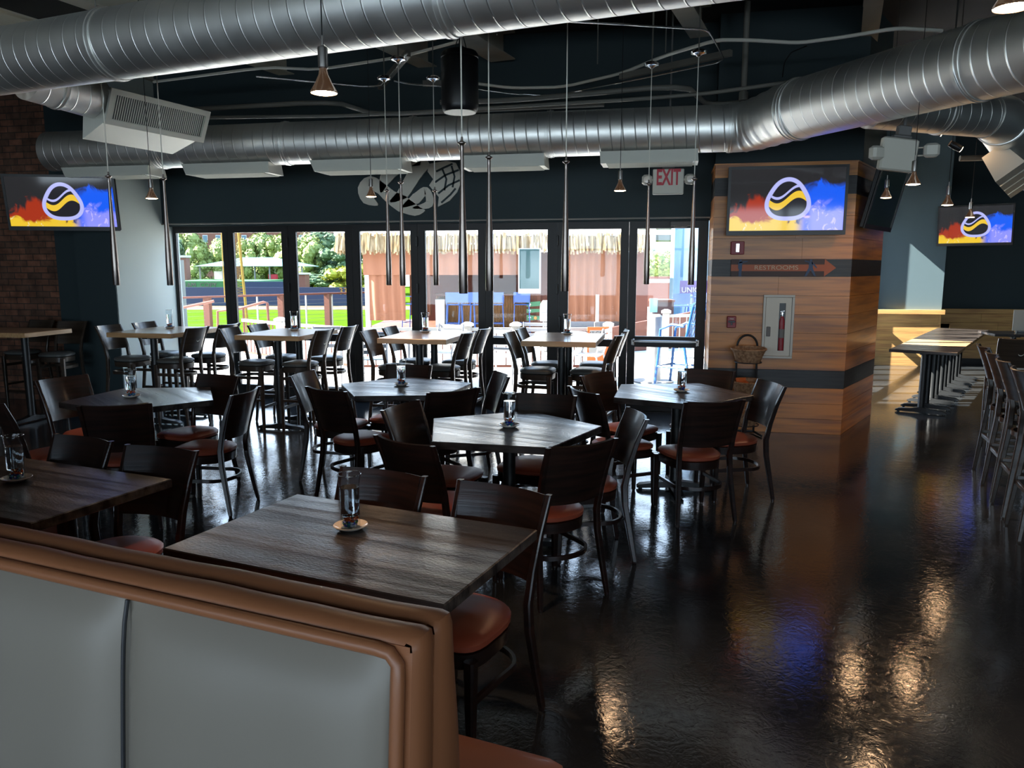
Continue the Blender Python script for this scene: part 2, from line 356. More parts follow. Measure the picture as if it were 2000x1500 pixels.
b = MB(); b.box(-9.5, -7.501, 8.42, 9.3, 0, 3.75); b.box(-9.5, -7.5, 8.45, 9.3, 3.75, 4.3)
struct(b.build('wall_brick', M['brick']))
b = MB(); b.box(-6.948, -6.433, 8.035, 8.049, 0, 4.3); struct(b.build('wall_return_shade', M['wall_paint']))  # dark sheet over the return's front face, its shade put in as colour
b = MB(); b.box(-9.6, -9.501, -4.5, 9.3, 0, 4.3); struct(b.build('wall_left', M['brick']))
b = MB(); b.box(9.0, 9.1, -4.5, 15.2, 0, 4.3); struct(b.build('wall_right', M['wall_paint']))
# wall behind the camera, with its row of windows
b = MB(); b.box(-9.6, 9.1, -4.6, -4.5, 0, .5); b.box(-9.6, 9.1, -4.6, -4.5, 3.0, 4.3); b.box(-9.6, -7.5, -4.6, -4.5, .5, 3.0); b.box(7.5, 9.1, -4.6, -4.5, .5, 3.0)
struct(b.build('wall_back', M['wall_paint']))
for k in range(10):
    b = MB(); x = -7.5+1.5*k; b.box(x, x+.06, -4.6, -4.5, .5, 3.0); b.box(x+1.44, x+1.5, -4.6, -4.5, .5, 3.0); b.box(x+.06, x+1.44, -4.6, -4.5, .5, .58); b.box(x+.06, x+1.44, -4.6, -4.5, 2.92, 3.0); b.box(x+.06, x+1.44, -4.58, -4.52, 2.2, 2.26)
    o = struct(b.build('window_%d' % (k+1), M['frame_metal'])); g = MB(); g.box(x+.06, x+1.44, -4.555, -4.549, .58, 2.92); g.build('pane', M['pane'], o)
# far room walls: painted above a planked wainscot
def plank_face(name, x0, x1, y, z0, z1, rows, m, th=.03):
    b = MB(); h = (z1-z0)/rows; rnd = random.Random(len(name)+int(x0*10))
    for r in range(rows):
        xs = [x0]
        while xs[-1] < x1-.9: xs.append(xs[-1]+rnd.uniform(.7, 1.3))
        xs.append(x1)
        for a, c in zip(xs, xs[1:]): b.rbox(a+.001, c-.001, y-th, y, z0+r*h+.001, z0+(r+1)*h-.001, .002)
    return b.build(name, m)
b = MB(); b.box(3.42, 4.59, 14.5, 15.1, 0, 4.3); struct(b.build('wall_far_left', M['teal_paint']))
struct(plank_face('trim_3', 3.45, 4.59, 14.499, .0, .90, 6, M['oak_light']))
b = MB(); b.rbox(3.43, 4.63, 14.42, 14.498, .905, .985); struct(b.build('trim_4', M['oak_light']))
b = MB(); b.box(4.591, 9.0, 15.02, 15.12, 0, 4.3); struct(b.build('wall_far_right', M['wall_paint']))
struct(plank_face('trim_5', 4.60, 9.0, 15.019, .1, .90, 5, M['oak_light']))
b = MB(); b.rbox(4.60, 9.0, 14.94, 15.018, .905, .985); struct(b.build('trim_6', M['oak_light']))
b = MB(); b.box(4.60, 9.0, 15.0, 15.018, 0, .099); struct(b.build('baseboard_far', M['black_metal']))
# glazed side wall of the far room
P0 = Vector((1.22, 9.66, 0)); P1 = Vector((3.40, 14.46, 0)); du = (P1-P0).normalized(); L = (P1-P0).length; ang = math.atan2(du.y, du.x)
T = Matrix.Translation(P0) @ Matrix.Rotation(ang, 4, 'Z')
b = MB(); b.T = T; b.box(0, L, -.1, .1, 2.75, 4.3); struct(b.build('wall_window_side', M['wall_paint']))
nW = 7; w = L/nW
for k in range(nW):
    b = MB(); b.T = T; x = k*w
    b.box(x, x+.05, -.04, .04, 0, 2.75); b.box(x+w-.05, x+w, -.04, .04, 0, 2.75); b.box(x+.05, x+w-.05, -.04, .04, 0, .14); b.box(x+.05, x+w-.05, -.04, .04, 2.67, 2.75); b.box(x+.05, x+w-.05, -.04, .04, .80, .90)
    o = struct(b.build('window_%d' % (k+11), M['frame_metal'])); g = MB(); g.T = T; g.box(x+.05, x+w-.05, -.004, .004, .9, 2.67); g.box(x+.05, x+w-.05, -.004, .004, .14, .8); g.build('pane', M['pane'], o)
# ---------------------------------------------------------------- planked pillar
PZ = [0, .155, .315, .479, .662, .85, 1.04, 1.23, 1.42, 1.613, 1.783, 1.995, 2.21, 2.421, 2.597, 2.735]
PB = {3, 9, 13}
def seg_planks(name, p, q, inset=.0):
    p = Vector((*p, 0)); q = Vector((*q, 0)); d = (q-p); n = Vector((d.y, -d.x, 0)).normalized(); out = []
    b = MB(); rnd = random.Random(3)
    for k in range(len(PZ)-1):
        b.cur = 1 if k in PB else 0
        a0 = p; a1 = q; o = n*.018
        z0, z1 = PZ[k]+.0015, PZ[k+1]-.0015
        cuts = [0, 1] if d.length < 1 or rnd.random() < .5 else [0, rnd.uniform(.3, .7), 1]
        for s0, s1 in zip(cuts, cuts[1:]):
            c0 = p+d*s0+d.normalized()*.0008; c1 = p+d*s1-d.normalized()*.0008
            b.loft([[tuple(c0+Vector((0, 0, z))), tuple(c1+Vector((0, 0, z))), tuple(c1+o+Vector((0, 0, z))), tuple(c0+o+Vector((0, 0, z)))] for z in (z0, z1)])
    return struct(b.build(name, [M['oak'], M['black_oak']]))
b = MB(); b.prism([(.43, 8.27), (1.74, 8.27), (2.31, 9.53), (1.2, 9.6), (.43, 9.3)], 0, 2.72); b.prism([(.43, 8.7), (1.9, 8.7), (2.31, 9.53), (1.2, 9.6), (.43, 9.3)], 2.72, 4.3)
struct(b.build('wall_pillar', M['wall_paint']))
seg_planks('trim_7', (.412, 8.268), (1.76, 8.268)); seg_planks('trim_8', (1.742, 8.27), (2.33, 9.53)); seg_planks('trim_9', (.429, 9.16), (.429, 8.25))
b = MB(); b.prism([(.40, 8.24), (1.765, 8.24), (2.35, 9.53), (.40, 9.53)], 2.72, 2.737); struct(b.build('trim_10', M['oak']))
# ---------------------------------------------------------------- folding glass doors
GX = [(-6.405, -5.708), (-5.576, -4.876), (-4.699, -4.01), (-3.839, -3.147), (-2.982, -2.289), (-2.13, -1.436), (-1.209, -.571), (-.406, .307)]
E_ = [-6.43] + [(GX[k][1]+GX[k+1][0])/2 for k in range(7)] + [.41]
for k, (g0, g1) in enumerate(GX):
    x0, x1 = E_[k]+.002, E_[k+1]-.002; top = 2.15; y0, y1 = YD-.03, YD+.035
    b = MB(); b.box(x0, g0, y0, y1, 0.01, 2.235); b.box(g1, x1, y0, y1, .01, 2.235)
    b.box(g0, g1, y0, y1, 2.15, 2.235)
    zr = (.77, .855) if k < 7 else (.775, .90)
    b.box(g0, g1, y0, y1, *zr); b.box(g0, g1, y0, y1, .01, .17 if k < 7 else .24)
    # rebate beads round the glass
    for z0, z1 in ((zr[1], 2.15), (.17 if k < 7 else .24, zr[0])):
        for a, c in ((g0, g0+.012), (g1-.012, g1)): b.box(a, c, y0+.012, y1-.012, z0, z1)
    o = struct(b.build('door_%d' % (k+1), M['frame_metal']))
    g = MB(); g.box(g0, g1, YD-.004, YD+.004, zr[1], 2.15); g.box(g0, g1, YD-.004, YD+.004, .17 if k < 7 else .24, zr[0]); g.build('pane', M['pane'], o)
    if k in (1, 3, 5):
        for zz in (2.02, 1.45, .35):
            h = MB(); h.rbox(x1-.012, x1+.012, y0-.025, y0-.001, zz-.06, zz+.06, .005); h.build('hinge', M['black_metal'], o)
    if k in (2, 4, 6):
        h = MB(); h.rbox(x0+.02, x0+.045, y0-.03, y0-.001, .95, 1.13, .006); h.build('door_handle', M['black_plastic'], o)
    if k == 7:
        h = MB(); h.rbox(g0-.02, g1+.03, y0-.06, y0-.03, .835, .862, .006); h.rbox(g0-.03, g0+.01, y0-.06, y0-.001, .80, .875, .006); h.rbox(g1, g1+.04, y0-.06, y0-.001, .80, .875, .006); h.build('push_bar', M['steel'], o)
        h = MB(); h.rbox(-.02, .25, y0-.06, y0-.002, 2.17, 2.225, .006); h.tube([(.1, y0-.05, 2.17), (.16, y0-.14, 2.16), (.02, y0-.2, 2.155)], .008); h.build('door_closer', M['grey_post'], o)
b = MB(); b.box(-6.43, .41, 9.12, 9.28, 0, .009); struct(b.build('trim_11', M['black_metal']))
# ---------------------------------------------------------------- outside ground
b = MB(); b.prism([(-40, 9.3), (.41, 9.3), (1.1, 9.63), (3.3, 14.6), (3.3, 15.3), (9.2, 15.3), (30, 15.3), (30, 40), (-2, 40), (-4.6, 23.6), (-8.75, 20.9), (-12.5, 17.3), (-16, 13.5), (-40, 13.5)], -.15, -.01)
struct(b.build('floor_patio', M['concrete']))
b = MB(); b.prism([(-160, 12), (60, 12), (60, 170), (-160, 170)], -2.62, -2.505)
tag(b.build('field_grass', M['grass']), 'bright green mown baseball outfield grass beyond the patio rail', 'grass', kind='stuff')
# ================================================================ chairs, stools, tables
def seat_rings(wf, wb, y0, y1, zs, n=28):
    """zs: list of (z, scale inset)"""
    rings = []
    for z, ins in zs:
        r = []
        for k in range(n):
            a = 2*pi*k/n; c, s = cos(a), sin(a)
            e = .48 if s > 0 else .8          # squarer at the front, round at the back
            x = math.copysign(abs(c)**e, c); y = math.copysign(abs(s)**e, s)
            t = (y+1)/2; hw = wb+(wf-wb)*t
            r.append((x*(hw-ins), (y0+y1)/2+y*((y1-y0)/2-ins), z))
        rings.append(r)
    return rings
def make_chair(kind):
    if kind == 'dining':
        nm, wood, vin = 'dining_chair', M['dark_wood'], M['red_vinyl']; sh, hw, top, pb = .455, .205, .85, .535
    else:
        nm, wood, vin = 'bar_stool', M['stool_wood'], M['grey_vinyl']; sh, hw, top, pb = .735, .175, 1.075, .815
    root = empty(nm); k = hw/.205
    b = MB(); b.loft(seat_rings(hw, hw*.86, -.195*k, .205*k, [(sh-.045, .018), (sh-.035, .002), (sh-.015, .0), (sh-.004, .012), (sh+.006, .05), (sh+.011, .11)])); b.build('seat', vin, root)
    b = MB(); b.loft(seat_rings(hw-.004, hw*.86-.004, -.192*k, .2*k, [(sh-.10, .004), (sh-.046, .0)])); b.build('seat_frame', wood, root)
    for sx_ in (-1, 1):
        b = MB(); x = sx_*(hw-.025)
        b.leg([(x*1.0, .182*k, 0.012, .026, .026), (x, .18*k, sh*.5, .036, .036), (x, .178*k, sh-.06, .043, .042)]); b.lathe([(.012, 0), (.012, .012)], (x*1.0, .182*k, 0), 8); b.build('leg', wood, root)
    yb = -.20*k
    def stile(sx_):
        x = sx_*hw
        pts = [(x*1.02, yb-.06, .012, .024, .026), (x*.96, yb-.035, sh*.35, .028, .032), (x*.90, yb-.004, sh*.75, .030, .036), (x*.89, yb+.002, sh, .030, .036), (x*.92, yb-.02, sh+.12, .028, .034), (x*.96, yb-.06, (sh+top)/2+.06, .026, .03), (x*1.0-.0, yb-.115, top, .024, .024)]
        return pts
    for sx_ in (-1, 1):
        b = MB(); b.leg(stile(sx_)); b.lathe([(.012, 0), (.012, .012)], (sx_*hw*1.02, yb-.06, 0), 8); b.build('leg', wood, root)
    def plate(u, v):
        z = pb+(top-pb)*v; t = (z-sh)/(top-sh)
        w_ = hw*(.92+.08*t)-.010; y = yb-.008-.108*t**1.25
        uu = 2*u-1; sag = .045*(1-uu*uu)
        return (uu*w_, y-sag+.012, z-.004*(1-uu*uu)), (2*.045*uu/w_*-.9, 1, .35)
    b = MB(); b.sheet(plate, 12, 5, .013); bk = b.build('backrest', wood, root)
    if kind != 'dining':
        b = MB()
        def mark(u, v):
            a = rad(200+150*u); r = .022+.009*v*sin(pi*u)
            x = cos(a)*r; z = pb+.13+sin(a)*r*.8; t = (z-sh)/(top-sh); y = yb-.008-.108*t**1.25-.045*(1-(x/hw)**2)+.012-.0082
            return (x, y, z), (0, 1, .35)
        b.sheet(mark, 10, 1, .001); b.build('emblem', M['off_white'], bk)
    def hoop(z, r=.011, h=.022):
        pts = [(hw*.86, .165*k, z), (hw*.84, 0, z)]
        pts += [(hw*.84*cos(a), -.09*k-.13*k*sin(a), z) for a in [pi*q/14 for q in range(0, 15)]]
        pts += [(-hw*.84, 0, z), (-hw*.86, .165*k, z)]
        return pts
    if kind == 'dining':
        b = MB(); b.tube(hoop(.235), 0, w=.014, h=.024); b.build('stretcher', wood, root)
    else:
        b = MB(); b.tube(hoop(sh-.165), 0, w=.014, h=.032); b.build('stretcher', wood, root)
        for z, yy in ((.26, .174*k), (.31, yb-.03)):
            b = MB(); b.rbox(-hw+.03, hw-.03, yy-.01, yy+.01, z-.015, z+.015, .003); b.build('footrest', wood, root)
        for sx_ in (-1, 1):
            b = MB(); x = sx_*(hw-.02); b.rbox(x-.008, x+.008, yb-.03, .165*k, .325, .352, .003); b.build('side_rail', wood, root)
    reg(root); return root
PROTO = {}
def place(kind, x, y, deg, label, group):
    if kind not in PROTO: PROTO[kind] = make_chair(kind); o = PROTO[kind]
    else: o = copy_tree(PROTO[kind])
    o.location = (x, y, 0); o.rotation_euler = (0, 0, rad(deg-90))
    return tag(o, label, 'chair' if kind == 'dining' else 'bar stool', group)
GD = 'dining chairs with red seats'
C = [
 ('T1a', -4.36, 5.06, 345, 'dark chair behind the left pentagon table, left of the vase, pale side edge'),
 ('T1b', -3.611, 5.22, 258, 'dark chair on the window side of the left pentagon table near its bright corner'),
 ('T1c', -3.20, 4.80, 184, 'dark chair seen side-on at the right tip of the left pentagon table, red seat showing'),
 ('T1d', -3.546, 4.44, 117, 'dark chair with its back to us at the front edge of the left pentagon table'),
 ('T1e', -4.12, 4.43, 55, 'dark chair at the far left corner of the left pentagon table, turned inward'),
 ('T2a', -2.62, 5.76, 0, 'chair at the left tip of the middle window-side pentagon table, hidden behind a nearer chair'),
 ('T2b', -2.25, 5.30, 66, 'dark chair, back to us, at the left front of the middle window-side pentagon table'),
 ('T2c', -2.261, 6.13, 268, 'dark chair facing us behind the middle window-side pentagon table, top of back only'),
 ('T2d', -1.60, 5.90, 208, 'chair at the right tip of the middle window-side pentagon table, turned sideways to us'),
 ('T2e', -1.70, 5.36, 137, 'black-looking chair, wide curved top, right front of the middle window-side pentagon table'),
 ('T3a', -1.33, 4.44, 347, 'chair at the left back of the central pentagon table, its slanting top rising rightward'),
 ('T3b', -1.14, 3.84, 63, 'brown-grained chair, back to us, at the left front of the central pentagon table'),
 ('T3c', -.85, 4.79, 262, 'dark chair facing us behind the central pentagon table, right of its vase'),
 ('T3d', -.612, 3.91, 133, 'black-backed chair facing away at the right front edge of the central pentagon table'),
 ('T3e', -.47, 4.44, 198, 'chair seen edge-on at the right tip of the central pentagon table'),
 ('T4a', -.33, 5.52, 36, 'dark chair at the left front of the right-hand pentagon table, curved top toward us'),
 ('T4b', -.30, 6.06, 330, 'dark chair at the left back of the right-hand pentagon table beside the bar stools'),
 ('T4c', .25, 6.33, 252, 'dark chair facing us behind the right-hand pentagon table, against the bright door'),
 ('T4d', .47, 5.86, 200, 'chair with bright sheen on its back at the right tip of the right-hand pentagon table'),
 ('T4e', .177, 5.34, 114, 'dark chair with red seat facing away at the front edge of the right-hand pentagon table'),
 ('R1', -.727, 2.56, 250, 'dark chair tucked in at the right end of the near rectangular table, facing the booth'),
 ('R2', -1.24, 2.68, 257, 'dark chair tucked in behind the vase at the near rectangular table'),
 ('L1', -2.403, 2.867, 263, 'dark chair at the right end of the left rectangular table, bright reflection across its back'),
 ('L2', -2.965, 2.99, 257, 'dark chair behind the middle of the left rectangular table, left of the other one'),
]
for n, x, y, dg, lb in C: place('dining', x, y, dg, lb, GD)
GS = 'bar stools with grey seats'
B = [
 (-5.80, 7.40, -4, 'grey-seated bar stool at the front left of the high table nearest the teal wall'),
 (-5.74, 7.92, -4, 'grey-seated bar stool, window end, left side, of the high table nearest the teal wall'),
 (-5.20, 7.36, 176, 'grey-seated bar stool at the front right of the high table nearest the teal wall'),
 (-5.14, 7.88, 174, 'grey-seated bar stool, window end, right side, of the high table nearest the teal wall'),
 (-4.27, 7.34, 0, 'grey-seated bar stool at the front left of the second window-row high table'),
 (-4.25, 7.86, -3, 'grey-seated bar stool, window end, left side, of the second window-row high table'),
 (-3.74, 7.35, 176, 'grey-seated bar stool at the front right of the second window-row high table'),
 (-3.69, 7.86, 176, 'grey-seated bar stool, window end, right side, of the second window-row high table'),
 (-2.70, 7.30, -2, 'grey-seated bar stool at the front left of the third window-row high table'),
 (-2.66, 7.80, -2, 'grey-seated bar stool, window end, left side, of the third window-row high table'),
 (-2.20, 7.33, 172, 'grey-seated bar stool at the front right of the third window-row high table'),
 (-2.17, 7.85, 174, 'grey-seated bar stool, window end, right side, of the third window-row high table'),
 (-1.25, 7.32, -4, 'grey-seated bar stool at the front left of the high table nearest the exit door'),
 (-1.23, 7.82, -4, 'grey-seated bar stool, window end, left side, of the high table nearest the exit'),
 (-.74, 7.36, 172, 'grey-seated bar stool at the front right of the high table nearest the exit door'),
 (-.72, 7.88, 180, 'grey-seated bar stool, window end, right side, of the high table nearest the exit'),
 (-7.10, 6.62, 20, 'bar stool cut by the left edge, in front of the brick-wall high table'),
 (-7.50, 7.74, -94, 'bar stool in shadow behind the brick-wall high table, the left one of two'),
 (-6.92, 7.62, -84, 'bar stool behind the brick-wall high table at its right end, lit rim down one side'),
 (2.79, 6.83, -8, 'farthest bar stool of the row along the right edge of the photo'),
 (2.66, 6.30, -10, 'second-farthest bar stool of the row along the right edge of the photo'),
 (2.54, 5.78, -10, 'third bar stool of the row along the right edge, nearer than two others'),
 (2.44, 5.28, -10, 'bar stool of the right-edge row whose back is cut by the edge of the photo'),
 (3.12, 7.86, 82, 'black-looking bar stool back behind the right-edge row, beyond the farthest stool'),
]
for x, y, dg, lb in B: place('stool', x, y, dg, lb, GS)
# ---------------------------------------------------------------- tables
def cross_base(root, r=.29, arms=4, rot=rad(45), m=None):
    m = m or M['black_metal']
    b = MB()
    for k in range(arms):
        a = rot+k*2*pi/arms; b.T = Matrix.Rotation(a, 4, 'Z')
        b.loft([[(x, -w_, z0), (x, w_, z0), (x, w_, z1), (x, -w_, z1)] for x, w_, z0, z1 in ((.02, .035, .02, .075), (r*.55, .028, .014, .055), (r*.92, .034, .012, .04), (r, .022, .012, .026))])
        b.lathe([(.016, 0), (.016, .014)], (r*.9, 0, 0), 8)
    return b.build('base', m, root)
def pedestal_table(name, x, y, rz, poly, h, th, m, poles, label, cat, group, foot='cross'):
    root = empty(name, (x, y, 0), rz, label, cat, group)
    def ins(d):
        n = len(poly); out = []
        cx = sum(p[0] for p in poly)/n; cy_ = sum(p[1] for p in poly)/n
        for px, py in poly:
            v = Vector((px-cx, py-cy_)); out.append((px-v.x/v.length*d, py-v.y/v.length*d))
        return out
    b = MB(); b.loft([[(*p, z) for p in ins(d)] for z, d in ((h-th, .004), (h-th+.003, 0), (h-.004, 0), (h, .005))]); b.build('table_top', m, root, smooth=20)
    for (px, py) in poles:
        b = MB(); b.lathe([(.045, .06), (.038, .075), (.038, h-th-.03), (.06, h-th-.028), (.06, h-th-.001)], (px, py, 0), 20); b.build('pedestal', M['black_metal'], root)
        b = MB(); b.box(px-.2, px+.2, py-.03, py+.03, h-th-.02, h-th-.001); b.box(px-.03, px+.03, py-.15, py+.15, h-th-.02, h-th-.001); b.build('bracket', M['black_metal'], root)
        if foot == 'cross': cross_base(root)
        else:
            b = MB(); b.loft([[(px+s_, py-.035*q, z0), (px+s_, py+.035*q, z0), (px+s_, py+.035*q, z1), (px+s_, py-.035*q, z1)] for s_, q, z0, z1 in ((-.27, .6, .012, .025), (-.23, 1, .012, .045), (-.1, .9, .014, .055), (0, 1.2, .014, .08), (.1, .9, .014, .055), (.23, 1, .012, .045), (.27, .6, .012, .025))])
            for s_ in (-.24, .24): b.lathe([(.016, 0), (.016, .014)], (px+s_, py, 0), 8)
            b.build('base', M['black_metal'], root)
    return root
R5 = .56
pent = [(R5*cos(2*pi*k/5), R5*sin(2*pi*k/5)) for k in range(5)]
GT = 'dark pentagon dining tables'
for n, x, y, a, lb in (('T1', -3.757, 4.92, 2.486, 'dark pentagon dining table at the left with a bright blue reflection on its right corner'),
                       ('T2', -2.065, 5.79, 3.078, 'dark pentagon dining table in the middle nearest the high tables'),
                       ('T3', -.915, 4.385, 2.803, 'dark pentagon dining table in the centre of the room, glare all over its top'),
                       ('T4', .074, 5.92, 2.495, 'dark pentagon dining table at the right in front of the exit door and wood pillar')):
    pedestal_table('pentagon_table', x, y, a, pent, .76, .042, M['table_dark'], [(0, 0)], lb, 'table', GT)
def rect(w_, d): return [(-w_/2, -d/2), (w_/2, -d/2), (w_/2, d/2), (-w_/2, d/2)]
GB = 'high tables with butcher-block tops'
for x, y, w_, d, lb in ((-5.47, 7.60, .77, .97, 'high butcher-block table nearest the teal wall, first of the window row'),
                        (-4.0, 7.58, .71, .94, 'high butcher-block table second from the left in the window row'),
                        (-2.44, 7.55, .70, .98, 'high butcher-block table third in the window row, in front of the beach hut view'),
                        (-1.01, 7.58, .70, 1.02, 'high butcher-block table nearest the exit door, right end of the window row'),
                        (-7.28, 7.20, .66, 1.28, 'high butcher-block table in front of the brick wall at the left edge')):
    rz = 0 if x > -7 else rad(90)
    pedestal_table('high_table', x, y, rz, rect(w_, d), 1.02, .05, M['butcher'], [(0, -d*.25), (0, d*.25)], lb, 'table', GB, 'bar')
GR = 'dark rectangular dining tables'
pedestal_table('dining_table', -1.055, 2.425, -AL-rad(1), rect(1.09, .69), .76, .04, M['table_dark'], [(-.3, 0), (.3, 0)], 'dark wood rectangular table in the foreground just behind the booth back', 'table', GR, 'cross')
pedestal_table('dining_table', -2.79, 2.77, -AL, rect(1.12, .66), .76, .04, M['table_dark'], [(-.3, 0), (.3, 0)], 'dark wood rectangular table at the left edge of the photo behind the booth', 'table', GR, 'cross')
# far room: joined row of tables
GF = 'joined tables in the sunlit far room'
u2 = Vector((sin(rad(24.4)), cos(rad(24.4)))); v2 = Vector((u2.y, -u2.x))
for k in range(5):
    c = Vector((2.85, 9.52)) + u2*(.40+.80*k)
    lb = ('dark table at the near end of the joined row in the sunlit far room', 'second table of the joined row in the sunlit far room, butted to the near one', 'third and middle table of the joined row in the sunlit far room', 'fourth table of the joined row in the sunlit far room', 'last table of the joined row, closest to the far wood wainscot')[k]
    pedestal_table('long_table', c.x, c.y, rad(-24.4), rect(.70, .795), .76, .035, M['butcher'] if k == 1 else M['table_dark'], [(-.0, -.18), (0, .18)], lb, 'table', GF, 'bar')
t = pedestal_table('counter_table', zp(1932, 650, .8).x+1.3, zp(1932, 650, .8).y+.1, 0, rect(2.6, .6), .80, .035, M['table_dark'], [(-.95, 0), (.9, 0)], 'dark counter-height table end-on to the joined row, by the far right wall', 'table', None, 'bar')
# ---------------------------------------------------------------- vases on saucers
def make_vase():
    root = empty('glass_vase')
    prof = [(.034, .0), (.0352, .004), (.0352, .14), (.0365, .165), (.0405, .19), (.0425, .200)]
    b = MB(); n = 28
    b.loft([[(r*cos(2*pi*k/n), r*sin(2*pi*k/n), z) for k in range(n)] for r, z in prof], caps=False); b.face(*range(n-1, -1, -1)); b.build('vase_body', M['vase_glass'], root)
    b = MB(); b.loft([[(r*cos(2*pi*k/n), r*sin(2*pi*k/n), z) for k in range(n)] for r, z in ((.0426, .1985), (.0438, .2005), (.0426, .2025), (.0414, .2005), (.0426, .1985))], caps=False); b.build('rim', M['glass'], root)
    b = MB(); b.lathe([(.0334, .049), (.0340, .050), (.0340, .150), (.0342, .152)], seg=n); b.build('water', M['water'], root)
    reg(root); return root
def make_gems():
    mats = [mat('gem_%s' % n, c, .05, trans=.55, coat=1) for n, c in (('orange', (.9, .12, .02)), ('blue', (.02, .05, .6)), ('aqua', (.05, .5, .6)), ('clear', (.85, .9, .9)), ('green', (.1, .25, .06)))]
    b = MB(); r = random.Random(5)
    for k in range(74):
        z = .006+.040*r.random(); a = r.random()*6.28; q = .0255*math.sqrt(r.random())
        b.cur = r.choice((0, 0, 0, 3)) if z > .026 else r.choice((1, 1, 2, 3, 4))
        b.T = Matrix.Translation((q*cos(a), q*sin(a), z)) @ Matrix.Rotation(r.random()*3, 4, (r.random(), r.random(), r.random()+.1))
        b.lathe([(.002, -.0045), (.006, -.003), (.0078, 0), (.006, .003), (.002, .0045)], seg=9)
    return b.build('glass_gems', mats)
def make_saucer():
    b = MB(); b.lathe([(.028, 0), (.036, .001), (.058, .012), (.0625, .017), (.061, .0185), (.055, .0145), (.034, .0055), (.001, .005)], seg=32)
    return b.build('saucer', M['china'])
V = [('R', (685, 1033), .76, 'on the near rectangular table'), ('L', (33, 939), .76, 'on the left-edge rectangular table'),
     ('T1', (257, 776), .76, 'on the left pentagon table'), ('T2', (784, 753), .76, 'on the middle window-side pentagon table'), ('T3', (995, 834), .76, 'on the central pentagon table'),
     ('T4', (1331, 765), .76, 'on the right-hand pentagon table'), ('B1', (332, 641), 1.02, 'on the high table nearest the teal wall'), ('B2', (575, 645), 1.02, 'on the second high table of the window row'),
     ('B3', (831, 649), 1.02, 'on the third high table of the window row'), ('B4', (1108, 653), 1.02, 'on the high table nearest the exit door')]
pv, pg, ps = make_vase(), make_gems(), make_saucer()
for k, (n, p, h, lb) in enumerate(V):
    w_ = zp(*p, h)
    v_ = pv if k == 0 else copy_tree(pv); g_ = pg if k == 0 else copy_tree(pg); s_ = ps if k == 0 else copy_tree(ps)
    s_.location = (w_.x, w_.y, h); v_.location = (w_.x, w_.y, h+.0065); g_.location = (w_.x, w_.y, h+.0085)
    s_.rotation_euler = g_.rotation_euler = (0, 0, k*.9)
    tag(v_, 'flared clear glass vase of water '+lb, 'vase', 'flared glass vases on the tables')
    tag(g_, 'orange and blue glass gems in the bottom of the vase '+lb, 'glass gems', 'glass gems in the vases', 'stuff')
    tag(s_, 'white saucer under the vase '+lb, 'saucer', 'white saucers under the vases')
# napkin holder / menu stand on the far counter
b = MB(); mh = zp(1990, 650, .80); root = empty('menu_holder', (mh.x, mh.y, .80), 0, 'white menu stand with chrome foot on the far counter, cut by the right edge', 'menu stand')
b.rbox(-.09, .09, -.004, .004, .03, .32, .002); b.build('card', M['off_white'], root)
b = MB(); b.rbox(-.05, .05, -.03, .03, 0, .03, .004); b.build('base', M['chrome'], root)
# ---------------------------------------------------------------- upholstered booth
bo = empty('booth_bench', (-.361, 1.243, 0), -AL, 'grey leather booth bench with copper vinyl edging in the foreground', 'booth')
HB, LB = 1.10, 3.3       # local: x to the left is negative, y toward the far table
b = MB()                 # upholstered core
b.loft([[(x, y0, z), (x, y1, z)][::1] + [(x2, y1, z), (x2, y0, z)] for z, x, x2, y0, y1 in ((.06, -LB, -.012, -.23, .10), (.45, -LB, -.012, -.19, .09), (HB-.022, -LB, -.02, -.122, -.012))])
b.build('back_core', M['copper_vinyl'], bo)
def nearY(z): return -.135 - .085*(HB-z)/1.04
# padded copper borders: two soft strips that run along the top and turn down the end
def border(y_near, y_far, bulge, inset, name):
    b = MB(); rings = []; n = 8
    path = [(-LB+.06*k, HB, 0, 1) for k in range(int(LB/.06))]+[(-.018, HB, .25, 1), (-.004, HB-.004, .75, .8), (0, HB-.02, 1, .2)]+[(0, HB-.05-.05*k, 1, 0) for k in range(20)]
    for x, z, nx, nz in path:
        y0, y1 = y_near(z), y_far(z); wv = .0012*sin((x-z)*11)+.0008*sin((x-z)*27)
        rings.append([(x-inset*nx+nx*(bulge*sin(pi*q/n)**.7+wv), y0+(y1-y0)*q/n, z-inset*nz+nz*(bulge*sin(pi*q/n)**.7+wv)) for q in range(n+1)]+[(x-(.05)*nx, y1, z-.05*nz), (x-.05*nx, y0, z-.05*nz)])
    b.loft(rings); return b.build(name, M['copper_vinyl'], bo, smooth=50)
border(lambda z: -.0595-.05*(HB-z), lambda z: .10*(HB-z), .011, .006, 'top_edging')
border(lambda z: nearY(z)+.006, lambda z: -.0625-.05*(HB-z), .014, .009, 'side_edging')
b = MB(); b.tube([(-LB, nearY(HB)-.004, HB-.022), (-.07, nearY(HB)-.004, HB-.022), (-.045, nearY(HB)-.004, HB-.025), (-.03, nearY(HB)-.005, HB-.042)]+[(-.027, nearY(z)-.006, z) for z in [HB-.07-.05*k for k in range(20)]], .0125, 12); b.build('piping', M['copper_vinyl'], bo, smooth=60)
b = MB(); b.box(-.065, -.012, -.131, -.068, HB-.09, HB-.013); b.build('corner_filler', M['copper_vinyl'], bo)
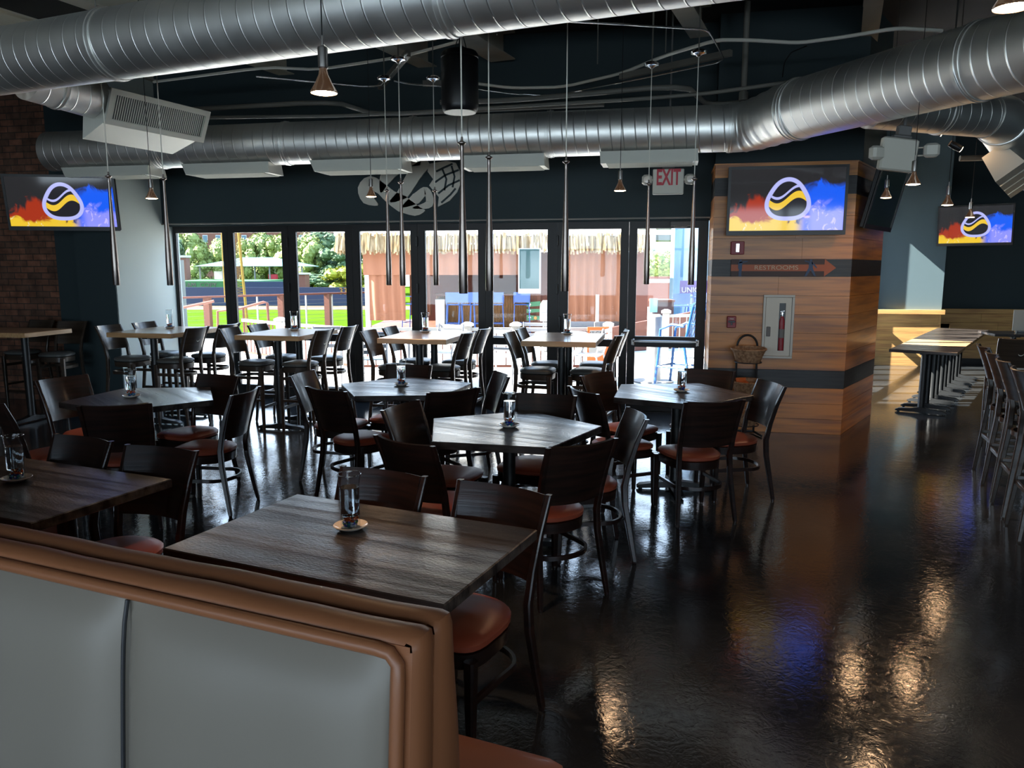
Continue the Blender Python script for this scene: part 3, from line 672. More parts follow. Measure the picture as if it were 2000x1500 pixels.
# grey padded panels on our side
xs = [-.042, -.64, -1.13, -1.62, -2.11, -2.6, -3.09]
for x1, x0 in zip(xs, xs[1:]):
    b = MB(); nx, nz = 26, 34; z0, z1 = .06, HB-.038
    def g(i, j):
        u, v = i/nx, j/nz; x = x0+(x1-x0)*u; z = z0+(z1-z0)*v
        e = min(u, 1-u)*abs(x1-x0); tz = (1-v)*(z1-z0)
        puff = .052*(1-math.exp(-e/.035))*(1-math.exp(-tz/.055))+.004*noise.noise((x*5, z*5, 1))*min(1, e/.05)
        return (x, nearY(z)+.006-puff, z)
    front = [[b.vert(g(i, j)) for i in range(nx+1)] for j in range(nz+1)]
    for j in range(nz):
        for i in range(nx): b.face(front[j][i], front[j][i+1], front[j+1][i+1], front[j+1][i])
    # backing
    bk = [b.vert((x0, nearY(z0)+.02, z0)), b.vert((x1, nearY(z0)+.02, z0)), b.vert((x1, nearY(z1)+.02, z1)), b.vert((x0, nearY(z1)+.02, z1))]
    b.face(*bk)
    b.build('back_panel', M['grey_leather'], bo, smooth=60)
    s = MB(); s.tube([(x0, nearY(z)-.0005-.012*(1-math.exp(-(z1-z)/.05)), z) for z in [z0+(z1-z0)*k/24 for k in range(25)]], .0042, 8); s.build('seam_piping', M['piping'], bo)
b = MB()
rings = []
for z, i in ((.30, .0), (.33, -.004), (.42, -.006), (.45, .0), (.465, .02), (.47, .06)):
    rings.append([(-LB, .10, z), (.03-i, .10, z), (.035-i, .50-i, z), (.02-i, .545-i, z), (-.02-i, .56-i, z), (-LB, .56-i, z)])
b.loft(rings); b.build('seat', M['brown_vinyl'], bo)
b = MB(); b.box(-LB, -.03, .09, .5, .0, .299); b.build('base', M['black_oak'], bo)
# ================================================================ overhead: ducts, beams, pipes, lamps
def cyl_between(name, p, q, r, m, parent=None, seg=48, rings=(), rr=None, open_end=False):
    p = Vector(p); q = Vector(q); d = q-p; L_ = d.length
    b = MB(); r2 = rr if rr else r
    prof = [(0, r), (L_, r2)]
    b.loft([[(x, R*cos(2*pi*k/seg), R*sin(2*pi*k/seg)) for k in range(seg)] for x, R in prof])
    for x in rings:
        b.loft([[(x+dx, R*cos(2*pi*k/seg), R*sin(2*pi*k/seg)) for k in range(seg)] for dx, R in ((-.03, r-.002), (-.028, r+.007), (-.002, r+.008), (0, r+.012), (.002, r+.008), (.028, r+.007), (.03, r-.002))], caps=False)
    o = b.build(name, m, parent, smooth=50); o.location = p if not parent else parent.matrix_world.inverted() @ p
    o.rotation_euler = d.to_track_quat('X', 'Z').to_euler(); return o
GDu = None
# window-side duct with its elbow and the run towards us
K_ = .893
def sc(x, y, z): return CP+(Vector((x, y, z))-CP)*K_
o_ = sc(-7.9, 8.66, 3.15)
r_ = empty('spiral_duct', o_, 0, 'long round galvanised spiral duct above the glass doors, bending at an elbow toward upper right', 'duct')
bpy.context.view_layer.update()
cyl_between('duct_run', sc(-7.72, 8.66, 3.15), sc(.62, 8.66, 3.15), .214, M['duct'], r_, rings=(1.43, 2.9, 4.3, 5.7, 7.4))
b = MB(); b.T = Matrix.Translation(-o_)
pa = sc(.55, 8.66, 3.15); d3 = (Vector((3.72, 4.2, 3.2))-Vector((.92, 8.4, 3.2))).normalized(); pe = sc(1.13, 8.09, 3.2)
def bez(t):
    c1 = pa+Vector((.27, 0, 0)); c2 = pe-d3*.29
    return pa*(1-t)**3+c1*3*t*(1-t)**2+c2*3*t*t*(1-t)+pe*t**3
N_ = 30; pts = [bez(t/N_) for t in range(N_+1)]; rad_ = [.219+.031*t/N_+(.006 if t % 6 == 0 else 0) for t in range(N_+1)]
b.tube(pts, rad_, 48); b.build('elbow', M['duct_plain'], r_, smooth=50)
cyl_between('duct_run', pe, pe+d3*5.0, .25, M['duct'], r_, rings=(.05, 1.7, 3.4))
first_duct = r_
# second duct across the top
r_ = empty('spiral_duct', (-7.5, 5.86, 3.3), 0, 'thick round galvanised spiral duct crossing the top left of the photo, nearest the camera', 'duct'); bpy.context.view_layer.update()
def sc1(p): return CP+(p-CP)*.88
a0 = Vector((-3, 4.972, 3.3)); a1 = Vector((1.5, 4.08, 3.3)); dd = (a1-a0).normalized()
cyl_between('duct_run', sc1(a0-dd*5), sc1(a1+dd*.9), .211, M['duct'], r_, rings=(1.1, 3.5, 5.9, 8.3))
# branch going away to the far room
r_ = first_duct; o_ = sc(-7.9, 8.66, 3.15)
p0 = zp(1700, 206, 3.0); p1 = zp(1925, 226, 3.0); u3 = Vector((u2.x, u2.y, 0))
cyl_between('duct_run', p0, p1, .18, M['duct'], r_, rings=(.75,))
p2 = p1+Vector((.20, .23, 0)); b = MB(); b.T = Matrix.Translation(-o_)
c1 = p1+(p1-p0).normalized()*.14; c2 = p2-u3*.14
b.tube([p1*(1-t)**3+c1*3*t*(1-t)**2+c2*3*t*t*(1-t)+p2*t**3 for t in [k/12 for k in range(13)]], [.187+.018*k/12 for k in range(13)], 40); b.build('elbow', M['duct_plain'], r_, smooth=50)
cyl_between('duct_run', p2, p2+u3*5.2, .205, M['duct'], r_, rings=(.06, 2.5))
gd = 'sheet-metal diffusers under the far-room duct'
for k in range(4):
    c = p2+u3*(.67+.55*k); T = Matrix.Translation((c.x-.08, c.y+.02, 2.80)) @ Matrix.Rotation(rad(90-24.4), 4, 'Z') @ Matrix.Rotation(rad(-38), 4, 'X')
    b = MB(); b.T = T; b.loft([[(-.18, -.1, 0), (.18, -.1, 0), (.18, .1, 0), (-.18, .1, 0)], [(-.23, -.14, -.27), (.23, -.14, -.27), (.23, .14, -.27), (-.23, .14, -.27)]])
    tag(b.build('duct_diffuser', M['diffuser_metal']), ('largest sheet-metal diffuser under the far-room duct, nearest the bend', 'second sheet-metal diffuser down the far-room duct from the bend', 'third sheet-metal diffuser down the far-room duct from the bend', 'lowest-looking sheet-metal diffuser of the far-room duct, above the wall television')[k], 'diffuser', gd)
# boots under the window-side duct
gd = 'white diffusers under the window-side duct'
for k, (xa, xb, yb0, yb1) in enumerate(((125, 290, 346, 341), (360, 525, 341, 338), (610, 785, 334, 332), (900, 1062, 327, 325), (1172, 1362, 320, 315))):
    A = yp(xa, yb0, 7.6); Bq = yp(xb, yb1, 7.6); z1 = (A.z+Bq.z)/2+.03
    b = MB(); sl = .15 if k < 3 else .03
    b.loft([[(A.x-sl*.2, 7.60, 2.80), (Bq.x, 7.60, 2.80), (Bq.x, 7.88, 2.80), (A.x-sl*.2, 7.88, 2.80)], [(A.x+sl*.2, 7.58, z1-.03), (Bq.x+.01, 7.58, z1-.03), (Bq.x+.01, 7.90, z1-.03), (A.x+sl*.2, 7.90, z1-.03)]])
    o = b.build('duct_diffuser', M['diffuser_metal'])
    b = MB()
    for q in range(12):
        y = 7.56+.03*q; b.box(A.x+.06, Bq.x-.04, y, y+.008, z1-.038, z1-.03)
    b.build('grille', M['white_metal'], o)
    tag(o, ('leftmost white diffuser under the window-side duct, above the left television', 'second white diffuser from the left under the window-side duct', 'white diffuser under the window-side duct just left of the wall emblem', 'white diffuser under the window-side duct just right of the wall emblem', 'rightmost white diffuser under the window-side duct, above the exit sign')[k], 'diffuser', gd)
# big side diffuser with its stub duct
up_ = Vector((sin(AL), cos(AL), 0)); sp = Vector((cos(AL), -sin(AL), 0))
r_ = empty('duct_diffuser', (-3.8, 5.0, 3.1), 0, 'large sheet-metal supply box with a black-slotted grille hanging below the big duct at upper left', 'diffuser'); bpy.context.view_layer.update()
T0 = Matrix.Translation((3.8, -5.0, -3.1))
G0 = at(219, 175, 6.3); Lg = 1.06
TL = G0; TR = G0+up_*Lg; dn = (Vector((0, 0, -1))*.246-sp*.10)
BL = TL+dn; BR = TR+dn; nrm = (TR-TL).cross(dn).normalized(); nrm = nrm if nrm.dot(-ray(300, 230)) > 0 else -nrm
b = MB(); b.T = T0
back = -sp*.36
b.loft([[TL+up_*.02-nrm*.03, TR-up_*.02-nrm*.03, TR-up_*.02+back, TL+up_*.02+back], [BL+up_*.02-nrm*.03, BR-up_*.02-nrm*.03, BR-up_*.1+back*.8+Vector((0, 0, -.12)), BL+up_*.0+back*.8+Vector((0, 0, -.12))]])
b.build('box', M['diffuser_metal'], r_)
b = MB(); b.T = T0
def frm(u0, u1, v0, v1, th=.008):
    P = [TL+up_*(Lg*u)+dn*v for u, v in ((u0, v0), (u1, v0), (u1, v1), (u0, v1))]
    b.loft([[p-nrm*.012 for p in P], [p+nrm*th for p in P]])
frm(-.01, 1.01, -.06, .12); frm(-.01, 1.01, .88, 1.06); frm(-.01, .035, .12, .88); frm(.965, 1.01, .12, .88)
b.build('grille_frame', M['white_metal'], r_)
b = MB(); b.T = T0
for k in range(44):
    u = .045+k*.0212; P = [TL+up_*(Lg*(u+du_))+dn*v-nrm*w_ for du_, v, w_ in ((0, .12, 0), (.0075, .12, 0), (.0075, .88, 0), (0, .88, 0))]
    b.loft([[p-nrm*.006 for p in P], [p-nrm*.001 for p in P]])
b.build('grille_slats', M['white_metal'], r_)
b = MB(); b.T = T0; P = [TL+up_*(Lg*u)+dn*v for u, v in ((.03, .1), (.97, .1), (.97, .9), (.03, .9))]; b.loft([[p-nrm*.019 for p in P], [p-nrm*.0145 for p in P]]); b.build('grille_backing', M['black_plastic'], r_)
c0 = TL+back*.62+up_*.04+Vector((0, 0, -.05)); st = c0-up_*.62+Vector((0, 0, .04))
cyl_between('stub_duct', st, c0, .165, M['duct'], r_, rings=(.25,))
# ---------------------------------------------------------------- ceiling beams (joist grid turned by AL)
for k, (x, y, w_) in enumerate(((-6.6, 8.1, .2), (-4.72, 8.44, .2), (-3.02, 8.07, .22), (-2.12, 7.89, .3), (.02, 7.42, .2), (1.66, 7.6, .16), (3.4, 7.4, .2), (-8.2, 7.0, .2))):
    b = MB(); b.T = Matrix.Translation((x, y, 4.0)) @ Matrix.Rotation(-AL, 4, 'Z')
    l1 = 1.0 if x < .2 else 5
    b.box(-w_/2, w_/2, -9, l1, 0, .012); b.box(-.008, .008, -9, l1, .012, .28); b.box(-w_/2, w_/2, -9, l1, .28, .2995); struct(b.build('beam_%d' % (k+1), M['beam_paint']))
b = MB(); b.T = Matrix.Translation((-.6, 6.35, 3.98)) @ Matrix.Rotation(-AL, 4, 'Z'); b.box(-1.3, 1.55, -.05, .9, 0, .31); struct(b.build('beam_9', M['ceiling_black']))
# ---------------------------------------------------------------- pipes and cables on the ceiling
def run(name, pts, r, m, label, cat, group=None, z=None, bendr=True):
    P = [zp(x, y, zz) for x, y, zz in pts]
    Q = [P[0]]
    for a, c, e in zip(P, P[1:], P[2:]):     # soften corners
        k = .18; Q += [c+(a-c)*k, c+(a-c)*k*.35+(e-c)*k*.35, c+(e-c)*k]
    Q.append(P[-1]); b = MB(); b.tube(Q, r, 10); o = b.build(name, m, smooth=60)
    return tag(o, label, cat, group)
GP = 'steel pipes above the ducts'
o = run('sprinkler_pipe', [(330, 216, 3.35), (652, 198, 3.35), (733, 224, 3.35), (1000, 212, 3.35), (1180, 204, 3.35)], .024, M['pipe_paint'], 'dark steel pipe with a dogleg above the middle of the window-side duct', 'pipe', GP)
o = run('sprinkler_pipe', [(860, 200, 3.38), (1000, 196, 3.38), (1338, 166, 3.38), (1382, 206, 3.38), (1560, 190, 3.38)], .026, M['pipe_paint'], 'dark steel pipe that steps down at right above the duct elbow', 'pipe', GP)
o = run('sprinkler_pipe', [(380, 230, 3.3), (700, 226, 3.3), (1340, 188, 3.3), (1620, 150, 3.3)], .018, M['pipe_paint'], 'thin dark pipe running along the top of the window-side duct', 'pipe', GP)
pz = zp(1452, 192, 3.38)
b = MB(); b.tube([(pz.x, pz.y, 3.38), (pz.x, pz.y, 4.29)], .03, 12); b.lathe([(.045, -.04), (.045, .04)], (pz.x, pz.y, 3.4), 14); tag(b.build('sprinkler_riser', M['pipe_paint']), 'short vertical grey pipe dropping from the ceiling above the duct elbow', 'pipe')
run('cable_bundle', [(300, 160, 3.75), (520, 131, 3.75), (620, 136, 3.75), (780, 112, 3.75), (900, 80, 3.75)], .014, M['cable_white'], 'sagging white cable bundle behind the big duct at upper left', 'cable')
run('cable_bundle', [(905, 160, 3.7), (1000, 172, 3.7), (1100, 170, 3.7), (1215, 143, 3.7), (1300, 108, 3.7), (1400, 78, 3.7), (1460, 78, 3.7), (1560, 84, 3.7), (1650, 72, 3.7), (1750, 55, 3.7), (1840, 60, 3.7)], .016, M['cable_white'], 'sagging white cable bundle crossing the ceiling at upper right', 'cable')
run('cable', [(1575, 90, 3.7), (1545, 102, 3.7), (1532, 122, 3.65), (1528, 150, 3.55)], .006, M['black_plastic'], 'thin black cable hanging in a curve above the elbow of the duct', 'cable')
# low-voltage rail the long pendants hang from
root = empty('light_rail', (0, 6, 3.4), 0, 'looping chrome rail that carries the bat-shaped pendants, with dark track boxes', 'light rail'); bpy.context.view_layer.update()
T0 = Matrix.Translation((0, -6, -3.4))
def rail(pts, r=.007, nm='rail', m=None):
    P = [zp(x, y, 3.42) for x, y in pts]; Q = [P[0]]
    for a, c, e in zip(P, P[1:], P[2:]):
        k = .15; Q += [c+(a-c)*k, c+(a-c)*k*.35+(e-c)*k*.35, c+(e-c)*k]
    Q.append(P[-1]); b = MB(); b.T = T0; b.tube(Q, r, 8); b.build(nm, m or M['chrome'], root, smooth=60)
rail([(500, 149), (740, 172), (780, 125), (795, 105)]); rail([(770, 158), (800, 164), (850, 168), (905, 170), (1000, 183), (1080, 187), (1270, 150), (1360, 131), (1402, 122), (1414, 114), (1385, 62), (1370, 57), (1210, 47), (1115, 42)])
rail([(745, 172), (768, 140), (792, 106)], .006)
for p, q in (((1212, 150), (1428, 103)), ((742, 170), (797, 104)), ((826, 163), (862, 163))):
    A = zp(*p, 3.47); Bq = zp(*q, 3.47); b = MB(); b.T = T0; b.tube([A, Bq], 0, w=.045, h=.05); b.build('track_box', M['pipe_paint'], root)
for x, y in ((1167, 118), (1275, 100), (1300, 95), (970, 60)):
    A = zp(x, y, 3.5); b = MB(); b.T = T0; b.tube([(A.x, A.y, 3.47), (A.x, A.y, 4.29)], .006, 6); b.build('hanger_rod', M['pipe_paint'], root)
# ---------------------------------------------------------------- bat-shaped pendants
def make_bat():
    root = empty('bat_pendant_light')
    b = MB(); b.lathe([(.012, 1.85), (.05, 1.84), (.066, 1.825), (.06, 1.812), (.02, 1.80), (.012, 1.79), (.001, 1.79)], seg=24); b.build('canopy', M['chrome'], root)
    b = MB(); b.tube([(0, 0, 1.845), (0, 0, 2.74)], .005, 6); b.build('mount', M['pipe_paint'], root)
    b = MB(); b.tube([(0, 0, .87), (0, 0, 1.80)], .0042, 6); b.build('cord', M['cable_white'], root)
    b = MB(); b.lathe([(.0245, 0), (.0255, .002), (.0255, .18), (.0235, .28), (.0185, .42), (.0145, .55), (.0115, .68), (.0105, .80), (.0105, .835), (.013, .84), (.024, .848), (.024, .853), (.008, .862), (.006, .885), (.001, .886)], seg=24); sh = b.build('shade', M['bat_steel'], root)
    b = MB(); b.lathe([(.0215, .001), (.0215, -.0008)], seg=20); b.build('lens', M['black_plastic'], sh)
    reg(root); return root
pb_ = make_bat(); GBt = 'bat-shaped steel pendants'
for k, (x, y, z_, lb) in enumerate((
    (-4.358, 5.456, 1.562, 'leftmost bat-shaped steel pendant, overlapping the left television'),
    (-4.018, 5.659, 1.559, 'bat-shaped steel pendant hanging in front of the left jamb of the glass doors'),
    (-2.548, 6.784, 1.542, 'bat-shaped pendant over the wall emblem, left one of the close pair'),
    (-2.218, 6.233, 1.551, 'bat-shaped pendant over the wall emblem, right one of the close pair'),
    (-2.122, 6.871, 1.542, 'short-looking bat-shaped pendant hanging before the right half of the wall emblem'),
    (-1.188, 4.38, 1.552, 'thickest, nearest bat-shaped pendant, hanging below the black speaker'),
    (-1.167, 4.962, 1.550, 'bat-shaped pendant just right of the nearest one, in front of a door post'),
    (-.70, 5.201, 1.543, 'bat-shaped pendant hanging right of centre before the beach hut curtain'),
    (-.208, 6.852, 1.559, 'bat-shaped pendant left of the exit sign, in front of the exit door'),
    (.164, 6.568, 1.562, 'rightmost bat-shaped pendant, in front of the exit door jamb'))):
    o = pb_ if k == 0 else copy_tree(pb_); o.location = (x, y, z_); tag(o, lb, 'pendant light', GBt)
# ---------------------------------------------------------------- halogen cone pendants
def make_cone():
    root = empty('cone_pendant_lamp')
    b = MB(); b.tube([(0, 0, .195), (0, 0, 2.0)], .0025, 6); b.lathe([(.03, 1.90), (.03, 1.93)], seg=14); b.build('cord', M['black_plastic'], root)
    b = MB(); b.lathe([(.004, .2), (.005, .165), (.017, .16), (.018, .155), (.018, .09), (.015, .086)], seg=20); b.build('socket', M['steel'], root)
    b = MB(); n = 28; b.loft([[(r*cos(2*pi*k/n), r*sin(2*pi*k/n), z) for k in range(n)] for r, z in ((.013, .09), (.015, .078), (.017, .066), (.031, .036), (.0485, .006), (.049, .002), (.047, .0))], caps=False); bb = b.build('bulb', M['bulb_glow'], root)
    b = MB(); b.lathe([(.0465, .002), (.03, -.003), (.001, -.005)], seg=24); b.build('lens', M['lens'], bb)
    reg(root); return root
pc = make_cone(); GCn = 'halogen cone pendants'
for k, (x, y, z_, lb, e) in enumerate((
    (-1.261, 2.736, 2.33, 'nearest lit halogen cone lamp, large, under the big duct at top', 1),
    (-4.325, 5.917, 2.28, 'lit halogen cone lamp between the left television and the glass doors', 1),
    (-2.736, 6.874, 2.35, 'lit halogen cone lamp in front of the left end of the wall emblem', 1),
    (-.426, 6.465, 2.32, 'lit halogen cone lamp on the dark wall left of the exit sign', 1),
    (1.651, 6.006, 2.28, 'lit halogen cone lamp right under the white emergency light', 1),
    (1.897, 7.70, 2.33, 'lit halogen cone lamp in front of the side-on television on the pillar', 0),
    (2.382, 7.598, 2.25, 'lit halogen cone lamp before the corner of the far teal wall', 1),
    (3.151, 9.302, 2.24, 'lit halogen cone lamp above the far-wall television', 1),
    (.854, 2.346, 2.37, 'halogen cone lamp at the top right corner of the photo, only its lit rim showing', 1))):
    o = pc if k == 0 else copy_tree(pc); o.location = (x, y, z_); tag(o, lb, 'pendant lamp', GCn)
    if e: lamp('lamp_light', 'SPOT', (x, y, z_-.02), 22, (1, .62, .36), (0, 0, 0), spot_size=rad(80), spot_blend=.8, shadow_soft_size=.045)
# ---------------------------------------------------------------- speaker, exit sign, emergency light
c = at(898, 164, 6.16); root = empty('pendant_speaker', (c.x, c.y, 2.94), 0, 'black cylindrical speaker hanging from the ceiling left of centre', 'speaker')
b = MB(); b.lathe([(.13, .0), (.142, .015), (.149, .05), (.15, .40), (.146, .41), (.15, .415), (.15, .44), (.135, .462), (.1, .47)], seg=40); b.build('body', M['black_plastic'], root)
b = MB(); b.lathe([(.128, -.004), (.128, .001)], seg=36); b.build('grille', M['white_metal'], root)
b = MB(); b.tube([(0, 0, .47), (0, 0, 1.35)], .006, 6); b.tube([(-.05, 0, .47), (-.02, .02, .56), (0, 0, .6)], .004, 6); b.tube([(.06, 0, .47), (.03, .02, .57), (0, 0, .62)], .004, 6); b.build('hanger', M['black_metal'], root)
c = at(1305, 355, 7.7); root = empty('exit_sign', (c.x, c.y, c.z), rad(3), 'white EXIT sign with red letters and two lamp heads hanging left of the wood pillar', 'exit sign')
b = MB(); b.rbox(-.153, .153, -.022, .022, -.125, .125, .008); b.build('housing', M['off_white'], root)
t = text('lettering', 'EXIT', .215, M['red'], root, .002, .54, .006); t.location = (.0, -.0245, .035)
for s_ in (-1, 1):
    b = MB(); b.rbox(s_*.21-.05, s_*.21+.05, -.05, .03, -.03, .07, .02); b.box(min(s_*.15, s_*.17), max(s_*.15, s_*.17), -.01, .01, .01, .03); h = b.build('lamp_head', M['off_white'], root)
    b = MB(); b.T = Matrix.Translation((s_*.21, -.052, .02)) @ Matrix.Rotation(pi/2, 4, 'X'); b.lathe([(.036, 0), (.032, .004), (.001, .006)], seg=16); b.build('lens', M['china'], h)
b = MB(); b.rbox(-.06, .06, -.03, .03, .127, .15, .004); b.rbox(-.045, .045, -.025, .025, .15, .2, .004); b.tube([(0, 0, .2), (0, 0, 1.74)], .009); b.build('mount', M['grey_post'], root)
c = at(1757, 303, 6.0); root = empty('emergency_light', (c.x, c.y, c.z), rad(12), 'blank white emergency light box with two lamp heads, hanging right of the wood pillar', 'emergency light')
T = Matrix.Rotation(rad(6), 4, 'Y')
b = MB(); b.T = T; b.rbox(-.155, .125, -.035, .035, -.125, .125, .012); b.build('housing', M['off_white'], root)
b = MB(); b.T = T; b.rbox(-.08, .06, -.03, .03, .127, .145, .004); b.rbox(-.05, .05, -.03, .03, .145, .22, .006); b.tube([(0, 0, .22), (0, 0, .30)], .012); b.build('mount', M['grey_post'], root)
for s_, x in ((-1, -.20), (1, .235)):
    b = MB(); b.T = Matrix.Translation((x, -.02, .01 if s_ < 0 else .03)) @ Matrix.Rotation(rad(-20*s_), 4, 'Z'); b.rbox(-.055, .055, -.05, .03, -.05, .055, .018); b.tube([(-s_*.04, .02, .03), (-s_*.09, .02, .03)], .006); b.tube([(-s_*.04, .02, -.03), (-s_*.09, .02, -.03)], .006); b.build('lamp_head', M['off_white'], root)
# track heads over the far room
root = empty('track_light', (2.55, 8.3, 2.95), 0, 'black track with two small lit spot heads over the far room', 'track light')
b = MB(); b.box(-.02, .02, -.3, .5, .18, .21); b.tube([(0, 0, .2), (0, 0, 1.3)], .008); b.build('track', M['black_metal'], root)
for q, (dx, dz) in enumerate(((-.1, .05), (.08, -.10))):
    b = MB(); b.T = Matrix.Translation((dx, 0, dz)) @ Matrix.Rotation(rad(-60), 4, 'Y'); b.lathe([(.03, -.06), (.035, .0), (.03, .06)], seg=16); hd = b.build('spot_head', M['black_metal'], root)
    b = MB(); b.T = Matrix.Translation((dx, 0, dz)) @ Matrix.Rotation(rad(-60), 4, 'Y'); b.lathe([(.028, -.0615), (.001, -.062)], seg=16); b.build('lens', M['lens'], hd)
b = MB(); A = zp(1760, 342, 2.9); b.tube([(3.0, 9.3, 2.86), (5.6, 9.3, 2.86)], .03, 12); tag(b.build('conduit', M['pipe_paint']), 'horizontal pale pipe across the far room above the televisions', 'pipe')
# ================================================================ televisions and things on the walls
def screen_mat():
    m = bpy.data.materials.new('tv_picture'); m.use_nodes = True; n = m.node_tree; n.nodes.clear()
    t = n.nodes.new('ShaderNodeTexCoord'); s = n.nodes.new('ShaderNodeSeparateXYZ'); n.links.new(t.outputs['Object'], s.inputs[0])
    def ma(op, a, b=None, c=None):
        q = n.nodes.new('ShaderNodeMath'); q.operation = op
        for i, v in enumerate((a, b, c)):
            if v is None: continue
            if isinstance(v, (int, float)): q.inputs[i].default_value = v
            else: n.links.new(v, q.inputs[i])
        return q.outputs[0]
    def noi(sc, det, dist=0):
        q = n.nodes.new('ShaderNodeTexNoise'); q.inputs['Scale'].default_value = sc; q.inputs['Detail'].default_value = det; q.inputs['Distortion'].default_value = dist
        n.links.new(t.outputs['Object'], q.inputs['Vector']); return q.outputs[0]
    def step(v, lo, hi):
        q = n.nodes.new('ShaderNodeMapRange'); q.interpolation_type = 'SMOOTHSTEP'; q.inputs[1].default_value = lo; q.inputs[2].default_value = hi; n.links.new(v, q.inputs[0]); return q.outputs[0]
    def mix(f, a, b):
        q = n.nodes.new('ShaderNodeMix'); q.data_type = 'RGBA'; n.links.new(f, q.inputs[0])
        for i, v in ((6, a), (7, b)):
            if isinstance(v, tuple): q.inputs[i].default_value = (*v, 1)
            else: n.links.new(v, q.inputs[i])
        return q.outputs[2]
    X = ma('DIVIDE', s.outputs['X'], .6); Z = ma('DIVIDE', s.outputs['Z'], .34)   # -1..1
    nz = noi(5, 4, 1.2); n2 = noi(9, 3, 2.5)
    # fire, left
    hf = ma('ADD', ma('MULTIPLY', ma('ABSOLUTE', ma('ADD', X, .5)), -1.0), ma('MULTIPLY', nz, 1.5))   # flame height
    f1 = step(ma('SUBTRACT', ma('SUBTRACT', hf, .62), Z), -.05, .15)
    f2 = step(ma('SUBTRACT', ma('ADD', ma('MULTIPLY', nz, .9), -.95), Z), -.05, .1)
    col = mix(f1, (.02, .02, .022), (.33, .03, .01)); col = mix(f2, col, (.75, .5, .03))
    col = mix(step(n2, .62, .72), col, mix(f2, col, (.8, .72, .55)))
    # blue, right
    hb = ma('ADD', ma('MULTIPLY', X, .35), ma('MULTIPLY', nz, 1.3))
    g1 = ma('MULTIPLY', step(ma('SUBTRACT', ma('SUBTRACT', hb, .35), Z), -.05, .2), step(X, .12, .35))
    g2 = ma('MULTIPLY', step(ma('SUBTRACT', ma('SUBTRACT', ma('MULTIPLY', nz, 1.1), .75), Z), -.1, .2), step(X, .25, .45))
    col = mix(g1, col, (.01, .1, .8)); col = mix(g2, col, (.24, .26, .95)); col = mix(ma('MULTIPLY', g2, step(n2, .55, .65)), col, (.5, .45, .95))
    # a plain round badge in place of the team picture
    ex = ma('DIVIDE', ma('ADD', X, -.02), .36); ez = ma('DIVIDE', ma('ADD', Z, -.0), .62)
    d = ma('SQRT', ma('ADD', ma('POWER', ma('ABSOLUTE', ex), 2), ma('POWER', ma('ABSOLUTE', ez), 2)))
    dd_ = ma('ADD', d, ma('MULTIPLY', ma('SINE', ma('MULTIPLY', ma('ARCTAN2', ez, ex), 3)), .07))
    ring = ma('SUBTRACT', 1.0, step(dd_, .97, 1.0)); col = mix(ring, col, (.42, .44, .82))
    inn = ma('SUBTRACT', 1.0, step(dd_, .78, .81)); col = mix(inn, col, (.015, .015, .02))
    sw = ma('ABSOLUTE', ma('SUBTRACT', ez, ma('MULTIPLY', ma('SINE', ma('MULTIPLY', ex, 3.4)), .28)))
    col = mix(ma('MULTIPLY', inn, ma('SUBTRACT', 1.0, step(sw, .14, .17))), col, (.75, .5, .04))
    w2 = ma('ABSOLUTE', ma('SUBTRACT', ma('SUBTRACT', ez, .38), ma('MULTIPLY', ma('SINE', ma('MULTIPLY', ex, 3.4)), .28)))
    col = mix(ma('MULTIPLY', inn, ma('SUBTRACT', 1.0, step(w2, .05, .07))), col, (.42, .44, .82))
    e = n.nodes.new('ShaderNodeEmission'); e.inputs[1].default_value = TVE; n.links.new(col, e.inputs[0])
    g = n.nodes.new('ShaderNodeBsdfPrincipled'); g.inputs['Base Color'].default_value = (.01, .01, .01, 1); g.inputs['Roughness'].default_value = .06
    a = n.nodes.new('ShaderNodeAddShader'); n.links.new(e.outputs[0], a.inputs[0]); n.links.new(g.outputs[0], a.inputs[1])
    o = n.nodes.new('ShaderNodeOutputMaterial'); n.links.new(a.outputs[0], o.inputs[0]); return m
TVE = .45
M['tv_picture'] = screen_mat()
def tv(c, rot, label, w_=1.2, h_=.70, arm=None, pic='tv_picture'):
    root = empty('television', c, 0, label, 'television', 'wall televisions'); root.rotation_euler = rot
    b = MB(); b.rbox(-w_/2, w_/2, -.0, .045, -h_/2, h_/2, .008)
    bz = .026
    for x0, x1, z0, z1 in ((-w_/2, w_/2, h_/2-bz, h_/2), (-w_/2, w_/2, -h_/2, -h_/2+.045), (-w_/2, -w_/2+bz, -h_/2+.045, h_/2-bz), (w_/2-bz, w_/2, -h_/2+.045, h_/2-bz)): b.box(x0, x1, -.012, 0, z0, z1)
    b.build('housing', M['black_plastic'], root)
    b = MB(); sx_, sz_ = (w_/2-bz)/.574, 1
    b.box(-w_/2+bz, w_/2-bz, -.004, -.0005, -h_/2+.045, h_/2-bz); b.build('screen', M[pic], root)
    b = MB(); b.rbox(-.2, .2, .045, .075, -.15, .15, .005)
    if arm: b.tube([(0, .07, 0), arm], .025, 8)
    b.build('bracket', M['black_metal'], root)
    return root
tv((1.09, 8.10, 2.352), (rad(.6), 0, rad(.5)), 'television with fiery orange and blue picture on the wood pillar front', w_=1.12, h_=.665, arm=(0, .155, 0))
tv((-6.71, 7.62, 2.42), (rad(8), 0, rad(20)), 'television with orange and blue picture at the left edge before the brick wall', arm=(-.42, 1.0, 0), h_=.61, w_=1.17)
tv((2.16, 8.72, 2.42), (rad(13), 0, rad(64)), 'dark-screened television seen side-on on the right side of the wood pillar', pic='dark_screen', w_=1.15, h_=.68, arm=(0, .30, 0))
tv((4.86, 14.1, 2.39), (rad(8), 0, rad(-30)), 'television with blue and orange picture on the far wall at right', arm=(.1, 1.06, 0), w_=1.1, h_=.66)
